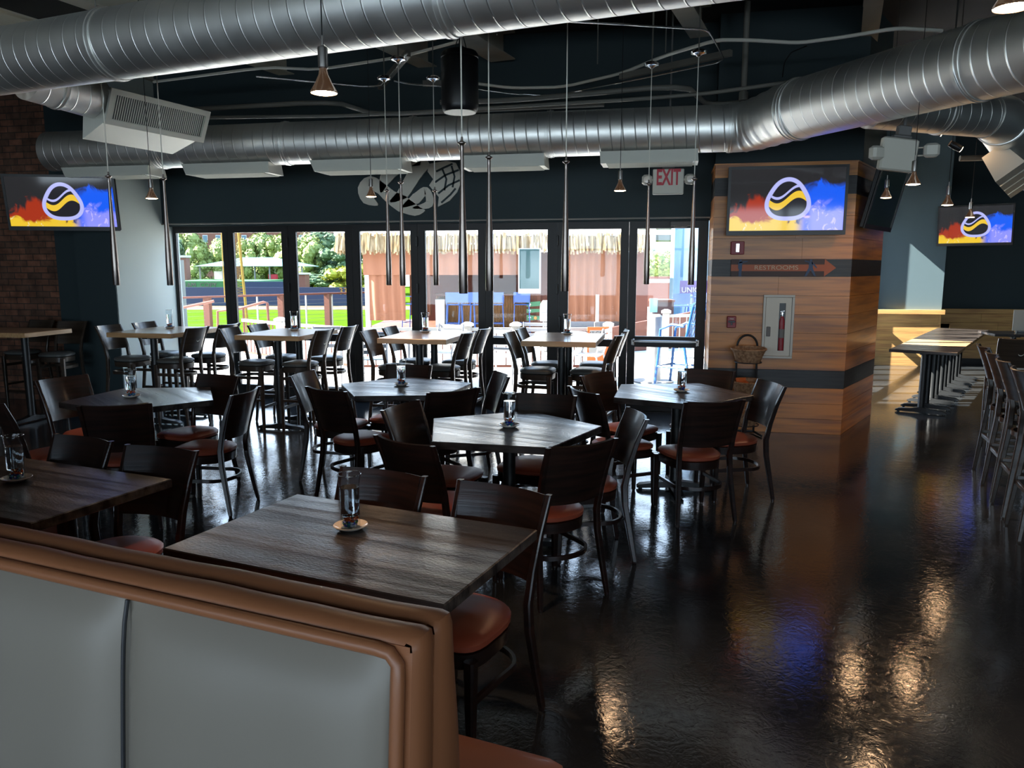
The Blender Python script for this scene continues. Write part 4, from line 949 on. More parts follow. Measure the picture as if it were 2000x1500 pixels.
# plain wall emblem: pale raised swooshes and a slotted oval where the team badge hangs
root = empty('wall_emblem', (-2.55, 8.945, 2.62), 0, 'large off-white abstract emblem of curved shapes on the dark wall above the doors', 'emblem')
def epx(x, y): p = yp(x, y, 8.945); return (p.x+2.55, p.z-2.62)
def stroke(pts, ws, nm='swoosh'):
    P = [Vector(epx(*p)) for p in pts]; n_ = 24; Q = []; m_ = len(P)-1
    for k in range(n_+1):
        t = k/n_*m_; i = min(int(t), m_-1); f = t-i
        p0 = P[max(i-1, 0)]; p1 = P[i]; p2_ = P[i+1]; p3 = P[min(i+2, m_)]
        Q.append(.5*((2*p1)+(p2_-p0)*f+(2*p0-5*p1+4*p2_-p3)*f*f+(3*p1-p0-3*p2_+p3)*f**3))
    wv = []
    for k in range(n_+1):
        t = k/n_*(len(ws)-1); i = min(int(t), len(ws)-2); f = t-i; wv.append(ws[i]*(1-f)+ws[i+1]*f)
    b = MB(); rings = []
    for k, q in enumerate(Q):
        a = Q[max(k-1, 0)]; c = Q[min(k+1, n_)]; d = (c-a).normalized(); nn = Vector((-d.y, d.x))*wv[k]/2
        rings.append([(q.x-nn.x, 0, q.y-nn.y), (q.x+nn.x, 0, q.y+nn.y), (q.x+nn.x, .02, q.y+nn.y), (q.x-nn.x, .02, q.y-nn.y)])
    b.loft(rings); b.build(nm, M['off_white'], root)
stroke([(738, 400), (718, 388), (713, 370), (724, 358), (744, 368), (762, 384), (785, 398), (812, 411), (830, 411)], [.02, .15, .19, .17, .14, .16, .2, .13, .01])
stroke([(744, 376), (752, 350), (770, 326), (794, 312), (822, 312)], [.02, .14, .2, .2, .12])
stroke([(762, 394), (786, 378), (800, 356), (814, 334), (836, 316)], [.02, .14, .16, .17, .1])
stroke([(786, 404), (812, 388), (832, 372), (838, 398), (806, 406)], [.02, .13, .08, .1, .01])
for k, (c_, r0, r1) in enumerate((((868, 356), 0, .2), ((868, 356), 0, .2))[:1]):
    P = [(848, 318), (872, 314), (890, 318), (898, 335), (900, 356), (893, 375), (878, 392), (855, 404), (857, 385), (846, 372), (838, 362), (846, 350), (835, 335), (838, 320)]
    b = MB(); b.loft([[(epx(*p)[0], y, epx(*p)[1]) for p in P] for y in (.0, .02)]); b.build('slotted_oval', M['off_white'], root)
    for s_ in (((852, 335), (866, 328), (884, 320)), ((850, 356), (870, 342), (896, 332)), ((856, 378), (876, 362), (898, 352)), ((862, 396), (880, 380), (890, 368)), ((864, 330), (872, 350), (868, 372)), ((882, 324), (888, 345), (884, 366))):
        b = MB(); pp = [epx(*p) for p in s_]; b.tube([(a, -.002, c2) for a, c2 in pp], 0, w=.006, h=.022); b.build('slot', M['wall_paint'], root)
# restroom arrow sign
root = empty('restroom_sign', (1.1, 8.228, 1.70), 0, 'RESTROOMS arrow sign with orange arrow and two ball-player silhouettes on the pillar', 'sign')
b = MB(); b.rbox(-.50, .41, -.004, .004, -.088, .088, .002); b.build('board', M['bin_brown'], root)
b = MB(); b.T = Matrix.Rotation(pi/2, 4, 'X'); b.loft([[(-.50, -.033, z), (.40, -.033, z), (.40, -.086, z), (.51, 0, z), (.40, .086, z), (.40, .033, z), (-.50, .033, z)] for z in (.0045, .0075)]); b.build('arrow', mat('arrow_orange', (.42, .11, .045), .5), root)
t = text('lettering', 'RESTROOMS', .062, mat('sign_cream', (.6, .45, .3), .5), root, .001, 1.22); t.location = (-.06, -.009, 0)
def figure(x0, polys, nm):
    b = MB(); b.T = Matrix.Translation((x0, 0, 0)) @ Matrix.Rotation(pi/2, 4, 'X')
    for P in polys: b.loft([[(x, y, z) for x, y in P] for z in (.0095, .0115)])
    b.build(nm, M_fig, root)
M_fig = mat('figure_blue', (.045, .08, .16), .5)
hd = [(.012*cos(a), .073+.012*sin(a)) for a in [2*pi*k/10 for k in range(10)]]
figure(-.41, [hd, [(-.02, .06), (.02, .06), (.018, .0), (.012, -.08), (.026, -.086), (-.014, -.086), (-.012, -.02), (-.02, 0)], [(-.01, .06), (.07, .07), (.07, .06), (-.01, .045)]], 'batter_figure')
figure(.27, [hd, [(-.018, .06), (.018, .06), (.02, .0), (.05, -.075), (.062, -.084), (.034, -.08), (.0, -.02), (-.035, -.082), (-.058, -.084), (-.02, .0)], [(.01, .06), (.05, .02), (.062, -.005), (.05, .0), (.005, .045)], [(-.01, .062), (-.06, .074), (-.06, .064), (-.01, .048)]], 'pitcher_figure')
# fire alarm strobe and pull station
root = empty('fire_strobe', (.655, 8.228, 1.90), 0, 'red fire alarm strobe on the pillar below the television', 'alarm')
b = MB(); b.rbox(-.066, .066, -.03, .02, -.066, .066, .006); b.build('housing', M['red_device'], root)
b = MB(); b.rbox(-.019, .019, -.045, -.03, -.045, .045, .004); b.build('flash_lens', M['chrome'], root)
root = empty('fire_pull_station', (.627, 8.228, 1.148), 0, 'dark red fire alarm pull station on the lower left of the pillar', 'alarm')
b = MB(); b.rbox(-.045, .045, -.03, .02, -.06, .06, .006); b.build('housing', M['red_device'], root)
b = MB(); b.rbox(-.034, .034, -.04, -.031, -.005, .015, .003); b.rbox(-.008, .008, -.042, -.031, -.03, .0, .002); b.build('pull_bar', M['black_plastic'], root)
t = text('lettering', 'FIRE', .022, M['off_white'], root, .0006); t.location = (0, -.032, .033)
# extinguisher cabinet
root = empty('extinguisher_cabinet', (1.087, 8.249, 1.105), 0, 'white fire extinguisher cabinet with narrow window recessed in the wood pillar', 'cabinet')
b = MB()
for x0, x1, z0, z1 in ((-.152, .152, .30, .325), (-.152, .152, -.325, -.30), (-.152, -.127, -.30, .30), (.127, .152, -.30, .30)): b.rbox(x0, x1, -.03, .0, z0, z1, .003)
b.build('frame', M['cab_grey'], root)
b = MB()
for x0, x1, z0, z1 in ((-.124, .005, -.297, .297), (.068, .124, -.297, .297), (.005, .068, .24, .297), (.005, .068, -.297, -.245)): b.box(x0, x1, -.024, -.016, z0, z1)
dr = b.build('door', M['off_white'], root)
b = MB(); b.rbox(-.112, -.072, -.034, -.024, -.10, -.0, .004); b.build('latch', M['grey_post'], dr)
b = MB(); b.box(.004, .069, -.0150, -.0005, -.246, .241); b.build('window_back', M['black_plastic'], root)
e_ = empty('fire_extinguisher', (1.125, 8.229, .862), 0, 'red fire extinguisher inside the white cabinet on the pillar', 'extinguisher')
b = MB(); T = Matrix.Diagonal((1, .38, 1, 1)); b.T = T; b.lathe([(.024, 0), (.026, .01), (.026, .30), (.018, .335), (.010, .35)], seg=18); b.build('cylinder', M['red_device'], e_)
b = MB(); b.T = T; b.lathe([(.0265, .13), (.0265, .22)], seg=18); b.build('label_band', M['grey_post'], e_)
b = MB(); b.T = T; b.lathe([(.01, .35), (.012, .37), (.01, .39)], seg=12); b.tube([(-.02, 0, .395), (.02, 0, .405)], .006); b.tube([(-.02, 0, .37), (.015, 0, .385)], .004); b.build('valve', M['chrome'], e_)
# tiered baskets
root = empty('basket_stand', (.79, 7.98, 0), 0, 'black metal stand holding tiered wicker baskets beside the wood pillar', 'stand')
b = MB(); b.tube([(-.10, .19, .02), (-.10, .19, .9)]+[(-.10*cos(a), .19, .9+.12*sin(a)) for a in [pi*k/12 for k in range(1, 12)]]+[(.10, .19, .9), (.10, .19, .02)], .011, 10); b.tube([(-.16, .0, .012), (-.10, .19, .02), (.10, .19, .02), (.16, .0, .012)], .011, 8)
for z in (.76, .43, .12): b.tube([(.13*cos(a), .04+.13*sin(a), z) for a in [2*pi*k/20 for k in range(20)]], .006, 6, closed=True); b.tube([(-.10, .19, z), (-.07, .15, z)], .006); b.tube([(.10, .19, z), (.07, .15, z)], .006)
b.build('frame', M['black_metal'], root)
def make_basket():
    root = empty('wicker_basket'); b = MB(); n = 44
    prof = [(.115, .0), (.12, .006), (.142, .07), (.168, .125), (.160, .128), (.134, .07), (.112, .012), (.001, .010)]
    rings = []
    for r, z in prof: rings.append([((r+(.003 if k % 2 else -.002)*(1 if z > .004 else 0))*cos(2*pi*k/n), (r*.82+(.003 if k % 2 else -.002))*sin(2*pi*k/n), z) for k in range(n)])
    b.loft(rings, caps=False); b.face(*range(n-1, -1, -1)); b.build('body', M['wicker'], root)
    b = MB(); b.tube([((.166+.002*(k % 2))*cos(2*pi*k/40), (.166*.82)*sin(2*pi*k/40), .128) for k in range(40)], .011, 8, closed=True); b.build('rim', M['wicker'], root)
    reg(root); return root
pbk = make_basket()
for k, (z, lb) in enumerate(((.768, 'top wicker basket of the tiered stand by the pillar, empty'), (.438, 'middle wicker basket of the tiered stand, holding orange snack bags'), (.128, 'lowest wicker basket of the tiered stand, mostly hidden behind a chair'))):
    o = pbk if k == 0 else copy_tree(pbk); o.location = (.79, 8.02, z); o.rotation_euler = (rad(4), 0, k*.5); tag(o, lb, 'basket', 'wicker baskets on the stand')
rs = random.Random(4)
def bag(x, y, z, m, rz, rx, lb):
    b = MB(); n = 9
    def fn(u, v):
        X, Y = (u-.5)*.10, (v-.5)*.13; h = .016*sin(pi*u)**.6*sin(pi*v)**.6+.003*noise.noise((u*6, v*6, x))
        return (X, Y, h), (0, 0, 1)
    b.sheet(fn, n, n, .012); o = b.build('snack_bag', m); o.location = (x, y, z); o.rotation_euler = (rx, 0, rz)
    tag(o, lb, 'snack bag', 'snack bags in the middle basket')
bag(.735, 8.02, .535, M['orange'], .3, rad(70), 'orange snack bag standing up at the left of the middle wicker basket')
bag(.80, 7.99, .525, M['orange'], 1.2, rad(40), 'orange snack bag lying toward the right of the middle wicker basket')
bag(.77, 8.06, .50, mat('bag_brown', (.3, .16, .06), .5), 2.0, rad(20), 'brown snack bag low in the middle wicker basket under the orange ones')
# ================================================================ outside
FH = Vector((-sin(YAW), cos(YAW), 0)); RT = Vector((cos(YAW), sin(YAW), 0))
def L3(px, py, D):      # point in the yawed frame (x right, y away, z up)
    p = at(px, py, D); return Vector((p.dot(RT), p.dot(FH), p.z))
def out_root(name, px, D, label, cat, group=None, z=0.0):
    l = L3(px, 600, D); l.z = z; w_ = RT*l.x+FH*l.y+Vector((0, 0, z))
    o = empty(name, w_, YAW, label, cat, group); return o, l
def gz(px, D, z): # local x for a pixel column at depth D
    return L3(px, 600, D).x
class OB(MB):
    def __init__(s, base): super().__init__(); s.T = Matrix.Translation(-base)
    def pb(s, px0, px1, D, z0, z1, dep=.1, dy=0):   # upright box between two picture columns
        a = L3(px0, 600, D); c = L3(px1, 600, D); y = a.y+dy; return s.box(a.x, c.x, y, y+dep, z0, z1)
def zof(py, D, px=1000): return L3(px, py, D).z
# ---- beach hut bar
D = 20.5
root, bs = out_root('tiki_hut', 960, D, 'round thatched beach hut bar with tan canvas curtains beyond the glass doors', 'hut')
def hutpart(nm, m, fn, par=None):
    b = OB(bs); fn(b); return b.build(nm, m, par or root)
rnd = random.Random(11)
zt = zof(492, D); ztop = zof(462, D)
def thatch(b):
    x0 = gz(662, D, 0); x1 = gz(1262, D, 0); n = 300; y0 = L3(960, 600, D).y
    for k in range(n):
        x = x0+(x1-x0)*k/n; w_ = (x1-x0)/n*1.5; l = rnd.uniform(.0, .14); t = rnd.uniform(-.05, .1); yy = y0-.25+rnd.uniform(-.03, .03); tl = rnd.uniform(-.03, .03)
        b.loft([[(x, yy+.1, ztop+t), (x+w_, yy+.1, ztop+t), (x+w_, yy+.16, ztop+t), (x, yy+.16, ztop+t)], [(x+tl, yy-.05, zt-l+.05), (x+w_+tl, yy-.05, zt-l+.05), (x+w_+tl, yy+.0, zt-l+.05), (x+tl, yy, zt-l+.05)]])
    for k in range(40):      # left side return
        y = y0-.2+k*.1; b.loft([[(x0+.05, y, ztop), (x0+.05, y+.12, ztop), (x0+.12, y+.12, ztop), (x0+.12, y, ztop)], [(x0-.05, y, zt-rnd.uniform(-.05, .1)), (x0-.05, y+.12, zt), (x0, y+.12, zt), (x0, y, zt)]])
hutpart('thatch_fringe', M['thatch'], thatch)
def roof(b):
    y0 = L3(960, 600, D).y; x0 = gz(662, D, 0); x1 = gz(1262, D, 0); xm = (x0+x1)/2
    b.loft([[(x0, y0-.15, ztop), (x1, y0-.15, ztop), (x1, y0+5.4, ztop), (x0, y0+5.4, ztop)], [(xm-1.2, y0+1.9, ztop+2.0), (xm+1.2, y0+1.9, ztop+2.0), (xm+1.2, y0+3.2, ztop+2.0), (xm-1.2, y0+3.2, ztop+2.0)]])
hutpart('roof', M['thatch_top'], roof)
def curtain(b, px0, px1, py0, py1, dy=0, amp=.05, fr=9, n=60, tie=None):
    x0 = gz(px0, D, 0); x1 = gz(px1, D, 0); z0 = zof(py1, D); z1 = zof(py0, D); y0 = L3(960, 600, D).y+dy
    def fn(u, v):
        x = x0+(x1-x0)*u
        if tie: x = x0+(x1-x0)*u*(1-tie*sin(pi*min(1, (1-v)*1.3)*.5)*(1))
        return (x, y0+amp*sin(u*fr*2*pi+sin(v*3)*.8)*(1.1-.5*v), z0+(z1-z0)*v), (0, 1, 0)
    b.sheet(fn, n, 6, .02)
hutpart('canvas_curtain', M['tan_canvas'], lambda b: curtain(b, 1077, 1215, 480, 628, 0, .05, 8))
hutpart('canvas_curtain', M['tan_canvas'], lambda b: curtain(b, 722, 792, 480, 626, .0, .04, 4))
hutpart('canvas_curtain', M['tan_canvas'], lambda b: curtain(b, 792, 836, 480, 620, .9, .04, 4))
hutpart('canvas_valance', M['tan_canvas'], lambda b: curtain(b, 712, 1030, 478, 537, -.06, .03, 12))
hutpart('post', M['white_paint'], lambda b: b.pb(712, 722, D, 0, zt, .12, .1))
hutpart('post', M['rust_wood'], lambda b: b.pb(1240, 1266, D, 0, zt, .25, .1))
hutpart('post', M['rust_wood'], lambda b: (b.pb(1055, 1078, D, 0, zt, .25, .3)))
hutpart('sign_post', M['hut_wood'], lambda b: (b.pb(1027, 1056, D, 0, zof(487, D), .2, .1)))
def barc(b):
    y0 = L3(960, 600, D).y+.9
    x0, x1 = gz(846, D, 0), gz(1028, D, 0); n = 54
    for k in range(n): b.lathe([((x1-x0)/n*.52, 0.05), ((x1-x0)/n*.52, zof(580, D))], (x0+(x1-x0)*(k+.5)/n, y0, 0), 8)
hutpart('bamboo_front', M['bamboo'], barc)
hutpart('counter', M['hut_wood'], lambda b: b.pb(842, 1030, D, zof(580, D), zof(576, D), .6, .7))
hutpart('back_wall', M['rust_wood'], lambda b: b.pb(800, 1030, D, 0, zt, .1, 4.0))
hutpart('side_wall', M['hut_wood'], lambda b: b.box(gz(1230, D, 0), gz(1236, D, 0), L3(960, 600, D).y+.3, L3(960, 600, D).y+4.5, 0, zt))
hutpart('fridge', M['alu'], lambda b: b.pb(848, 866, D, 0, zof(586, D), .5, .35))
hutpart('floor_deck', M['hut_wood'], lambda b: b.pb(700, 1270, D, -.0, .03, 5, -.3))
# screen under the roof, stools, grill
o, l = out_root('outdoor_screen', 1034, D-.4, 'tall grey screen box hanging at the beach hut beside the bamboo bar', 'screen', z=zof(572, D))
b = OB(l); b.pb(1012, 1056, D-.4, zof(572, D), zof(486, D), .15); b.build('housing', M['alu'], o)
b = OB(l); b.pb(1014.5, 1053, D-.4, zof(563, D), zof(488, D), .01, -.012); b.build('screen', M['dark_screen'], o)
def make_blue():
    root = empty('blue_stool'); m = M['blue_paint']
    for x in (-.2, .2):
        for y, y2 in ((-.2, -.17), (.22, .17)):
            b = MB(); b.tube([(x*1.1, y, 0), (x*.95, y2, .74)], .014, 6); b.build('leg', m, root)
    b = MB(); b.rbox(-.2, .2, -.2, .2, .73, .755, .006); b.build('seat', m, root)
    b = MB(); b.sheet(lambda u, v: (((u-.5)*.42, -.2-.06*v-.02*(1-(2*u-1)**2), .80+.27*v), (0, 1, 0)), 6, 2, .012); b.build('backrest', m, root)
    b = MB(); b.tube([(-.2, -.2, .76), (-.21, -.26, 1.07)], .012, 6); b.tube([(.2, -.2, .76), (.21, -.26, 1.07)], .012, 6)
    b.tube([(-.21, -.2, .95), (-.22, .1, .95), (-.21, .16, .76)], .012, 6); b.tube([(.21, -.2, .95), (.22, .1, .95), (.21, .16, .76)], .012, 6)
    b.tube([(-.21, -.19, .25), (.21, -.19, .25), (.21, .2, .25), (-.21, .2, .25)], .01, 6, closed=True); b.build('frame', m, root)
    reg(root); return root
pbl = make_blue(); Gb = 'blue stools along the beach hut bar'
for k, (px, dz, lb) in enumerate(((888, 0, 'first blue stool from the left at the bamboo bar'), (912, 0, 'second blue stool from the left at the bamboo bar'), (934, 0, 'third blue stool from the left at the bamboo bar'), (968, 0, 'blue stool at the bamboo bar with its armrest seen against the bamboo'), (1019, .1, 'blue stool beside the green arrow boards at the beach hut'), (806, .4, 'blue stool standing apart at the left, inside the tan canvas curtain'))):
    o = pbl if k == 0 else copy_tree(pbl); w_ = at(px, 600, D-.2+dz); o.location = (w_.x, w_.y, .0); o.rotation_euler = (0, 0, YAW+(.0 if k < 5 else 1.2)); tag(o, lb, 'stool', Gb)
# arrow boards
gd = 'green arrow boards on the hut post'
for k, (y0, y1, lb) in enumerate(((590, 599, 'top green arrow board on the hut post'), (603, 611, 'middle green arrow board on the hut post'), (615, 626, 'bottom green arrow board with an orange flower on the hut post'))):
    o, l = out_root('arrow_board', 1042, D-.12, lb, 'sign', gd, z=zof(y1, D))
    b = OB(l); x0, x1 = gz(1028.5, D, 0), gz(1055, D, 0); y = l.y; za, zb = zof(y1, D), zof(y0, D)
    b.loft([[(x0, yy, za), (x1, yy, za+.03), (x1, yy, zb+.03-.03*k), (x0, yy, zb)] for yy in (y, y+.03)]); b.build('board', M['green_sign'], o)
    b = OB(l); xc = x0+.08; zc = (za+zb)/2; b.loft([[(xc-.045, yy, zc), (xc+.0, yy, zc+.05), (xc+.045, yy, zc), (xc+.015, yy, zc), (xc+.015, yy, zc-.05), (xc-.015, yy, zc-.05), (xc-.015, yy, zc)] for yy in (y-.01, y-.001)]); b.build('arrow', M['white_paint'], o)
    if k == 2:
        b = OB(l); xc = x0+.23; b.loft([[(xc+(.05 if q % 2 else .03)*cos(q*pi/6), yy, zc+(.05 if q % 2 else .03)*sin(q*pi/6)) for q in range(12)] for yy in (y-.01, y-.001)]); b.build('flower', M['orange'], o)
o, l = out_root('grill', 1082, 15.6, 'covered barbecue grill standing in front of the hut curtain', 'grill')
b = OB(l); b.pb(1056, 1108, 15.6, .62, .80, .5); b.build('body', M['alu'], o)
b = OB(l); x0, x1 = gz(1056, 15.6, 0), gz(1108, 15.6, 0); b.loft([[(x0+i, l.y+i*.6, z), (x1-i, l.y+i*.6, z), (x1-i, l.y+.5-i*.6, z), (x0+i, l.y+.5-i*.6, z)] for z, i in ((.805, 0), (.95, .01), (1.03, .06))]); b.build('lid', M['alu'], o)
b = OB(l); b.pb(1062, 1103, 15.6, 0, .61, .4, .05); b.build('cart', M['grey_post'], o)
# ---- posts and near railing on the patio
DR = 12.4
P_ = [zp(0, 0, 0)]
def prail(name, pts, post_px, label, h0, top, m, mp, picket=True):
    """pts: ground points of the rail"""
    root = empty(name, (pts[0].x, pts[0].y, 0), 0, label, 'railing'); T0 = Matrix.Translation((-pts[0].x, -pts[0].y, 0))
    for a, c in zip(pts, pts[1:]):
        b = MB(); b.T = T0; b.tube([(a.x, a.y, top), (c.x, c.y, top)], 0, w=.06, h=.05); b.build('top_rail', m, root)
        b = MB(); b.T = T0; b.tube([(a.x, a.y, h0), (c.x, c.y, h0)], 0, w=.04, h=.04); b.build('bottom_rail', mp, root)
        b = MB(); b.T = T0; d = c-a; n = int(d.length/.13)
        for k in range(1, n):
            q = a+d*k/n; b.box(q.x-.009, q.x+.009, q.y-.009, q.y+.009, h0, top-.02)
        b.build('pickets', mp, root)
    for q in post_px:
        b = MB(); b.T = T0; b.rbox(q.x-.06, q.x+.06, q.y-.06, q.y+.06, 0, top+.05, .01); b.loft([[(q.x+sx_*r, q.y+sy_*r, z) for sx_, sy_ in ((-1, -1), (1, -1), (1, 1), (-1, 1))] for r, z in ((.085, top+.051), (.085, top+.09), (.03, top+.12))]); b.build('post', m, root)
    return root
ry = [at(475, 640, DR+2.2), at(548, 640, DR+1.2), at(700, 640, DR), at(913, 640, DR), at(1007, 640, DR), at(1188, 640, DR)]
ry = [Vector((p.x, p.y, 0)) for p in ry]
prail('patio_railing', ry, [ry[1], ry[3], ry[4], ry[5]], 'grey patio railing with thin pickets and square posts just outside the doors', .12, .72, M['white_paint'], M['rust_wood'])
gq = 'grey round bollards by the exit door'
o = empty('bollard', (at(1277, 700, 11.6).x, at(1277, 700, 11.6).y, 0), 0, 'grey cylindrical bollard with round base plate outside the exit door', 'bollard')
b = MB(); b.lathe([(.11, 0), (.11, .98), (.08, 1.01)], seg=20); b.build('post', M['white_paint'], o)
b = MB(); b.lathe([(.3, -.01), (.3, .012), (.12, .02)], seg=24); b.build('base_plate', M['grey_post'], o)
# sloping ramp wall beyond the exit door
b = MB(); A = at(1190, 640, 15.5); Bq = at(1400, 605, 17); 
for z0, z1, dy in ((.0, .42, 0), (.42, .5, -.05)):
    b.loft([[(A.x, A.y+dy, z0), (A.x, A.y+.25+dy, z0), (A.x, A.y+.25+dy, z1), (A.x, A.y+dy, z1)], [(Bq.x, Bq.y+dy, z0), (Bq.x, Bq.y+.25+dy, z0), (Bq.x, Bq.y+.25+dy, z1+.35), (Bq.x, Bq.y+dy, z1+.35)]])
tag(b.build('ramp_wall', M['rust_wood']), 'low rust-brown ramp wall rising to the right beyond the exit door', 'wall')
fx = [at(1300, 650, 13.6), at(1420, 640, 13.9)]; fx = [Vector((p.x, p.y, 0)) for p in fx]
prail('picket_railing', fx, [fx[0]], 'white picket railing behind the near blue chair outside the exit door', .1, .86, M['white_paint'], M['white_paint'])
# near blue chair
o = empty('patio_chair', (at(1325, 690, 11.2).x, at(1325, 690, 11.2).y, 0), rad(60), 'bright blue metal patio chair seen through the exit door', 'patio chair')
m = M['cyan_paint']
for x in (-.22, .22):
    b = MB(); b.tube([(x, .25, 0), (x*.95, .2, .55), (x, .18, .82), (x, .0, .9), (x, -.2, .88)], .02, 8); b.build('front_leg', m, o)
    b = MB(); b.tube([(x, -.32, 0), (x*.9, -.2, .6), (x, -.34, 1.2)], .02, 8); b.build('rear_leg', m, o)
b = MB(); b.rbox(-.22, .22, -.2, .22, .60, .63, .01); b.tube([(-.22, -.28, .28), (.22, -.28, .28), (.22, .23, .28), (-.22, .23, .28)], .015, 6, closed=True); b.build('seat', m, o)
b = MB()
for k in range(9): x = -.19+.0475*k; b.tube([(x, -.2, .64), (x, -.33, 1.16)], .008, 6)
b.tube([(-.22, -.34, 1.2), (.22, -.34, 1.2)], .018, 8); b.build('backrest', m, o)
# silvery patio chairs and tables between doors and railing
def make_metal_chair():
    root = empty('metal_patio_chair'); m = M['alu']
    for x in (-.22, .22):
        b = MB(); b.tube([(x, .22, 0), (x*.97, .18, .44), (x, .1, .65), (x, -.18, .66)], .013, 6); b.tube([(x, -.26, 0), (x*.95, -.16, .44), (x*.95, -.26, .84)], .013, 6); b.build('leg', m, root)
    b = MB()
    for k in range(7): b.rbox(-.2, .2, -.17+.055*k, -.13+.055*k, .43, .445, .003)
    b.build('seat', m, root)
    b = MB()
    for k in range(4): z = .52+.085*k; b.rbox(-.21, .21, -.2-.055*k/2, -.19-.055*k/2, z, z+.055, .003)
    b.build('backrest', m, root); reg(root); return root
pm_ = make_metal_chair(); Gm = 'silvery metal chairs on the patio'
for k, (px, py, a, lb) in enumerate(((728, 760, 20, 'silvery metal patio chair seen low through the glass beside the third high table'), (868, 742, 170, 'silvery slat-backed patio chair seen under the third high table'), (985, 752, -10, 'silvery metal patio chair seen left of the high table nearest the exit door'), (1045, 735, 185, 'silvery slat-backed patio chair behind the stools of the high table nearest the exit door'), (1150, 750, 80, 'silvery metal patio chair under the high table nearest the exit door, right side'), (640, 750, 200, 'silvery metal patio chair seen under the second high table'))):
    p = zp(px, py, 0); o = pm_ if k == 0 else copy_tree(pm_); o.location = (p.x, p.y, 0); o.rotation_euler = (0, 0, rad(a)); tag(o, lb, 'patio chair', Gm)
Gp = 'round white patio tables'
for px, py, lb in ((800, 748, 'round white patio table behind the third high table'), (1095, 742, 'round white patio table behind the high table nearest the exit door')):
    p = zp(px, py, 0); o = empty('patio_table', (p.x, p.y, 0), 0, lb, 'patio table', Gp)
    b = MB(); b.lathe([(.4, .7), (.41, .71), (.4, .725)], seg=28); b.build('table_top', M['white_paint'], o); b = MB(); b.lathe([(.03, .02), (.025, .7)], seg=10); b.build('pedestal', M['alu'], o); b = MB(); b.lathe([(.24, 0), (.24, .015), (.04, .04)], seg=20); b.build('base', M['alu'], o)
o, l = out_root('sandwich_board', 1166, 12.0, 'orange and white standing sign behind the high table nearest the exit door', 'sign')
b = OB(l); b.pb(1148, 1190, 12.0, .12, .78, .03); b.build('board', M['orange'], o)
b = OB(l); b.pb(1153, 1185, 12.0, .64, .73, .01, -.012); b.build('strip', M['white_paint'], o)
b = OB(l); c_ = l; b.loft([[(c_.x+.0+.12*cos(a), yy, .42+.12*sin(a)) for a in [2*pi*k/20 for k in range(20)]] for yy in (c_.y-.012, c_.y-.001)]); b.build('disc', M['white_paint'], o)
t = text('lettering', 'TAILGATE', .075, M['bin_brown'], o, .001); t.location = (0, -.016, .685)
b = OB(l); b.pb(1149, 1152, 12.0, 0, .12, .03); b.pb(1186, 1189, 12.0, 0, .12, .03); b.build('feet', M['grey_post'], o)
# slim white post with grey base by the hut
o, l = out_root('marker_post', 1167, 16.5, 'slim white upright post on a grey base before the tan curtain', 'post')
b = OB(l); b.pb(1164, 1170, 16.5, .55, 1.13, .05); b.build('blade', M['white_paint'], o); b = OB(l); b.pb(1162, 1172, 16.5, 0, .54, .1); b.build('base', M['grey_post'], o)
# ---- right of the hut: blue tiled wall, purple sign, bin
o, l = out_root('blue_pillar', 1320, 24, 'tall pale blue building pillar seen through the exit door', 'pillar')
b = OB(l); b.pb(1314, 1332, 24, 0, 5, .6); b.build('shaft', M['skyblue_wall'], o)
b = OB(l); b.pb(1332.2, 1420, 24, 0, 5, .5, .4); b.build('side_panel', mat('glass_wall', (.3, .42, .48), .2), o)
o, l = out_root('purple_sign', 1350, 23, 'purple sign with white lettering on the blue building through the exit door', 'sign', z=zof(575, 23))
b = OB(l); b.pb(1327, 1385, 23, zof(575, 23), zof(548, 23), .05); b.build('board', M['purple'], o)
t = text('lettering', 'UNION', .22, M['white_paint'], o, .005); t.location = (.05, -.03, .13)
b = OB(l); b.pb(1352, 1355, 23, 0, zof(575, 23), .05, .02); b.build('pole', M['grey_post'], o)
o, l = out_root('trash_bin', 1297, 17, 'dark brown trash bin enclosure beyond the exit door', 'bin')
b = OB(l); b.pb(1278, 1316, 17, 0, .95, .6); b.build('body', M['bin_brown'], o); b = OB(l); b.pb(1276, 1318, 17, .951, 1.0, .64, -.02); b.build('lid', M['hut_wood'], o)
o, l = out_root('menu_sign', 1276, 16.4, 'pale blue menu sign on a pole beyond the exit door', 'sign')
b = OB(l); b.pb(1269, 1284, 16.4, zof(610, 16.4), zof(583, 16.4), .03); b.build('board', mat('menu_blue', (.25, .6, .7), .5), o); b = OB(l); b.pb(1275, 1278, 16.4, 0, zof(610, 16.4), .03); b.build('pole', M['grey_post'], o)
Gc = 'blue tables and chairs of the far terrace'
for k, px in enumerate((1330, 1348, 1364, 1378)):
    o = copy_tree(pbl); w_ = at(px, 600, 19.5+.6*(k % 2)); o.location = (w_.x, w_.y, 0); o.rotation_euler = (0, 0, k*1.3)
    tag(o, ('leftmost blue chair of the far terrace, next to the brown bin', 'second blue chair of the far terrace under the purple sign', 'third blue chair of the far terrace under the purple sign', 'blue chair of the far terrace at the right jamb of the exit door')[k], 'chair', Gc)
o, l = out_root('brick_wall', 1290, 34, 'low red brick wall with pale bands under the green hedge beyond the exit door', 'wall')
b = OB(l); b.pb(1262, 1320, 34, 0, zof(540, 34), .4); b.build('body', M['brick_far'], o); b = OB(l); b.pb(1262, 1320, 34, zof(552, 34), zof(545, 34), .02, -.03); b.build('band', M['white_paint'], o)
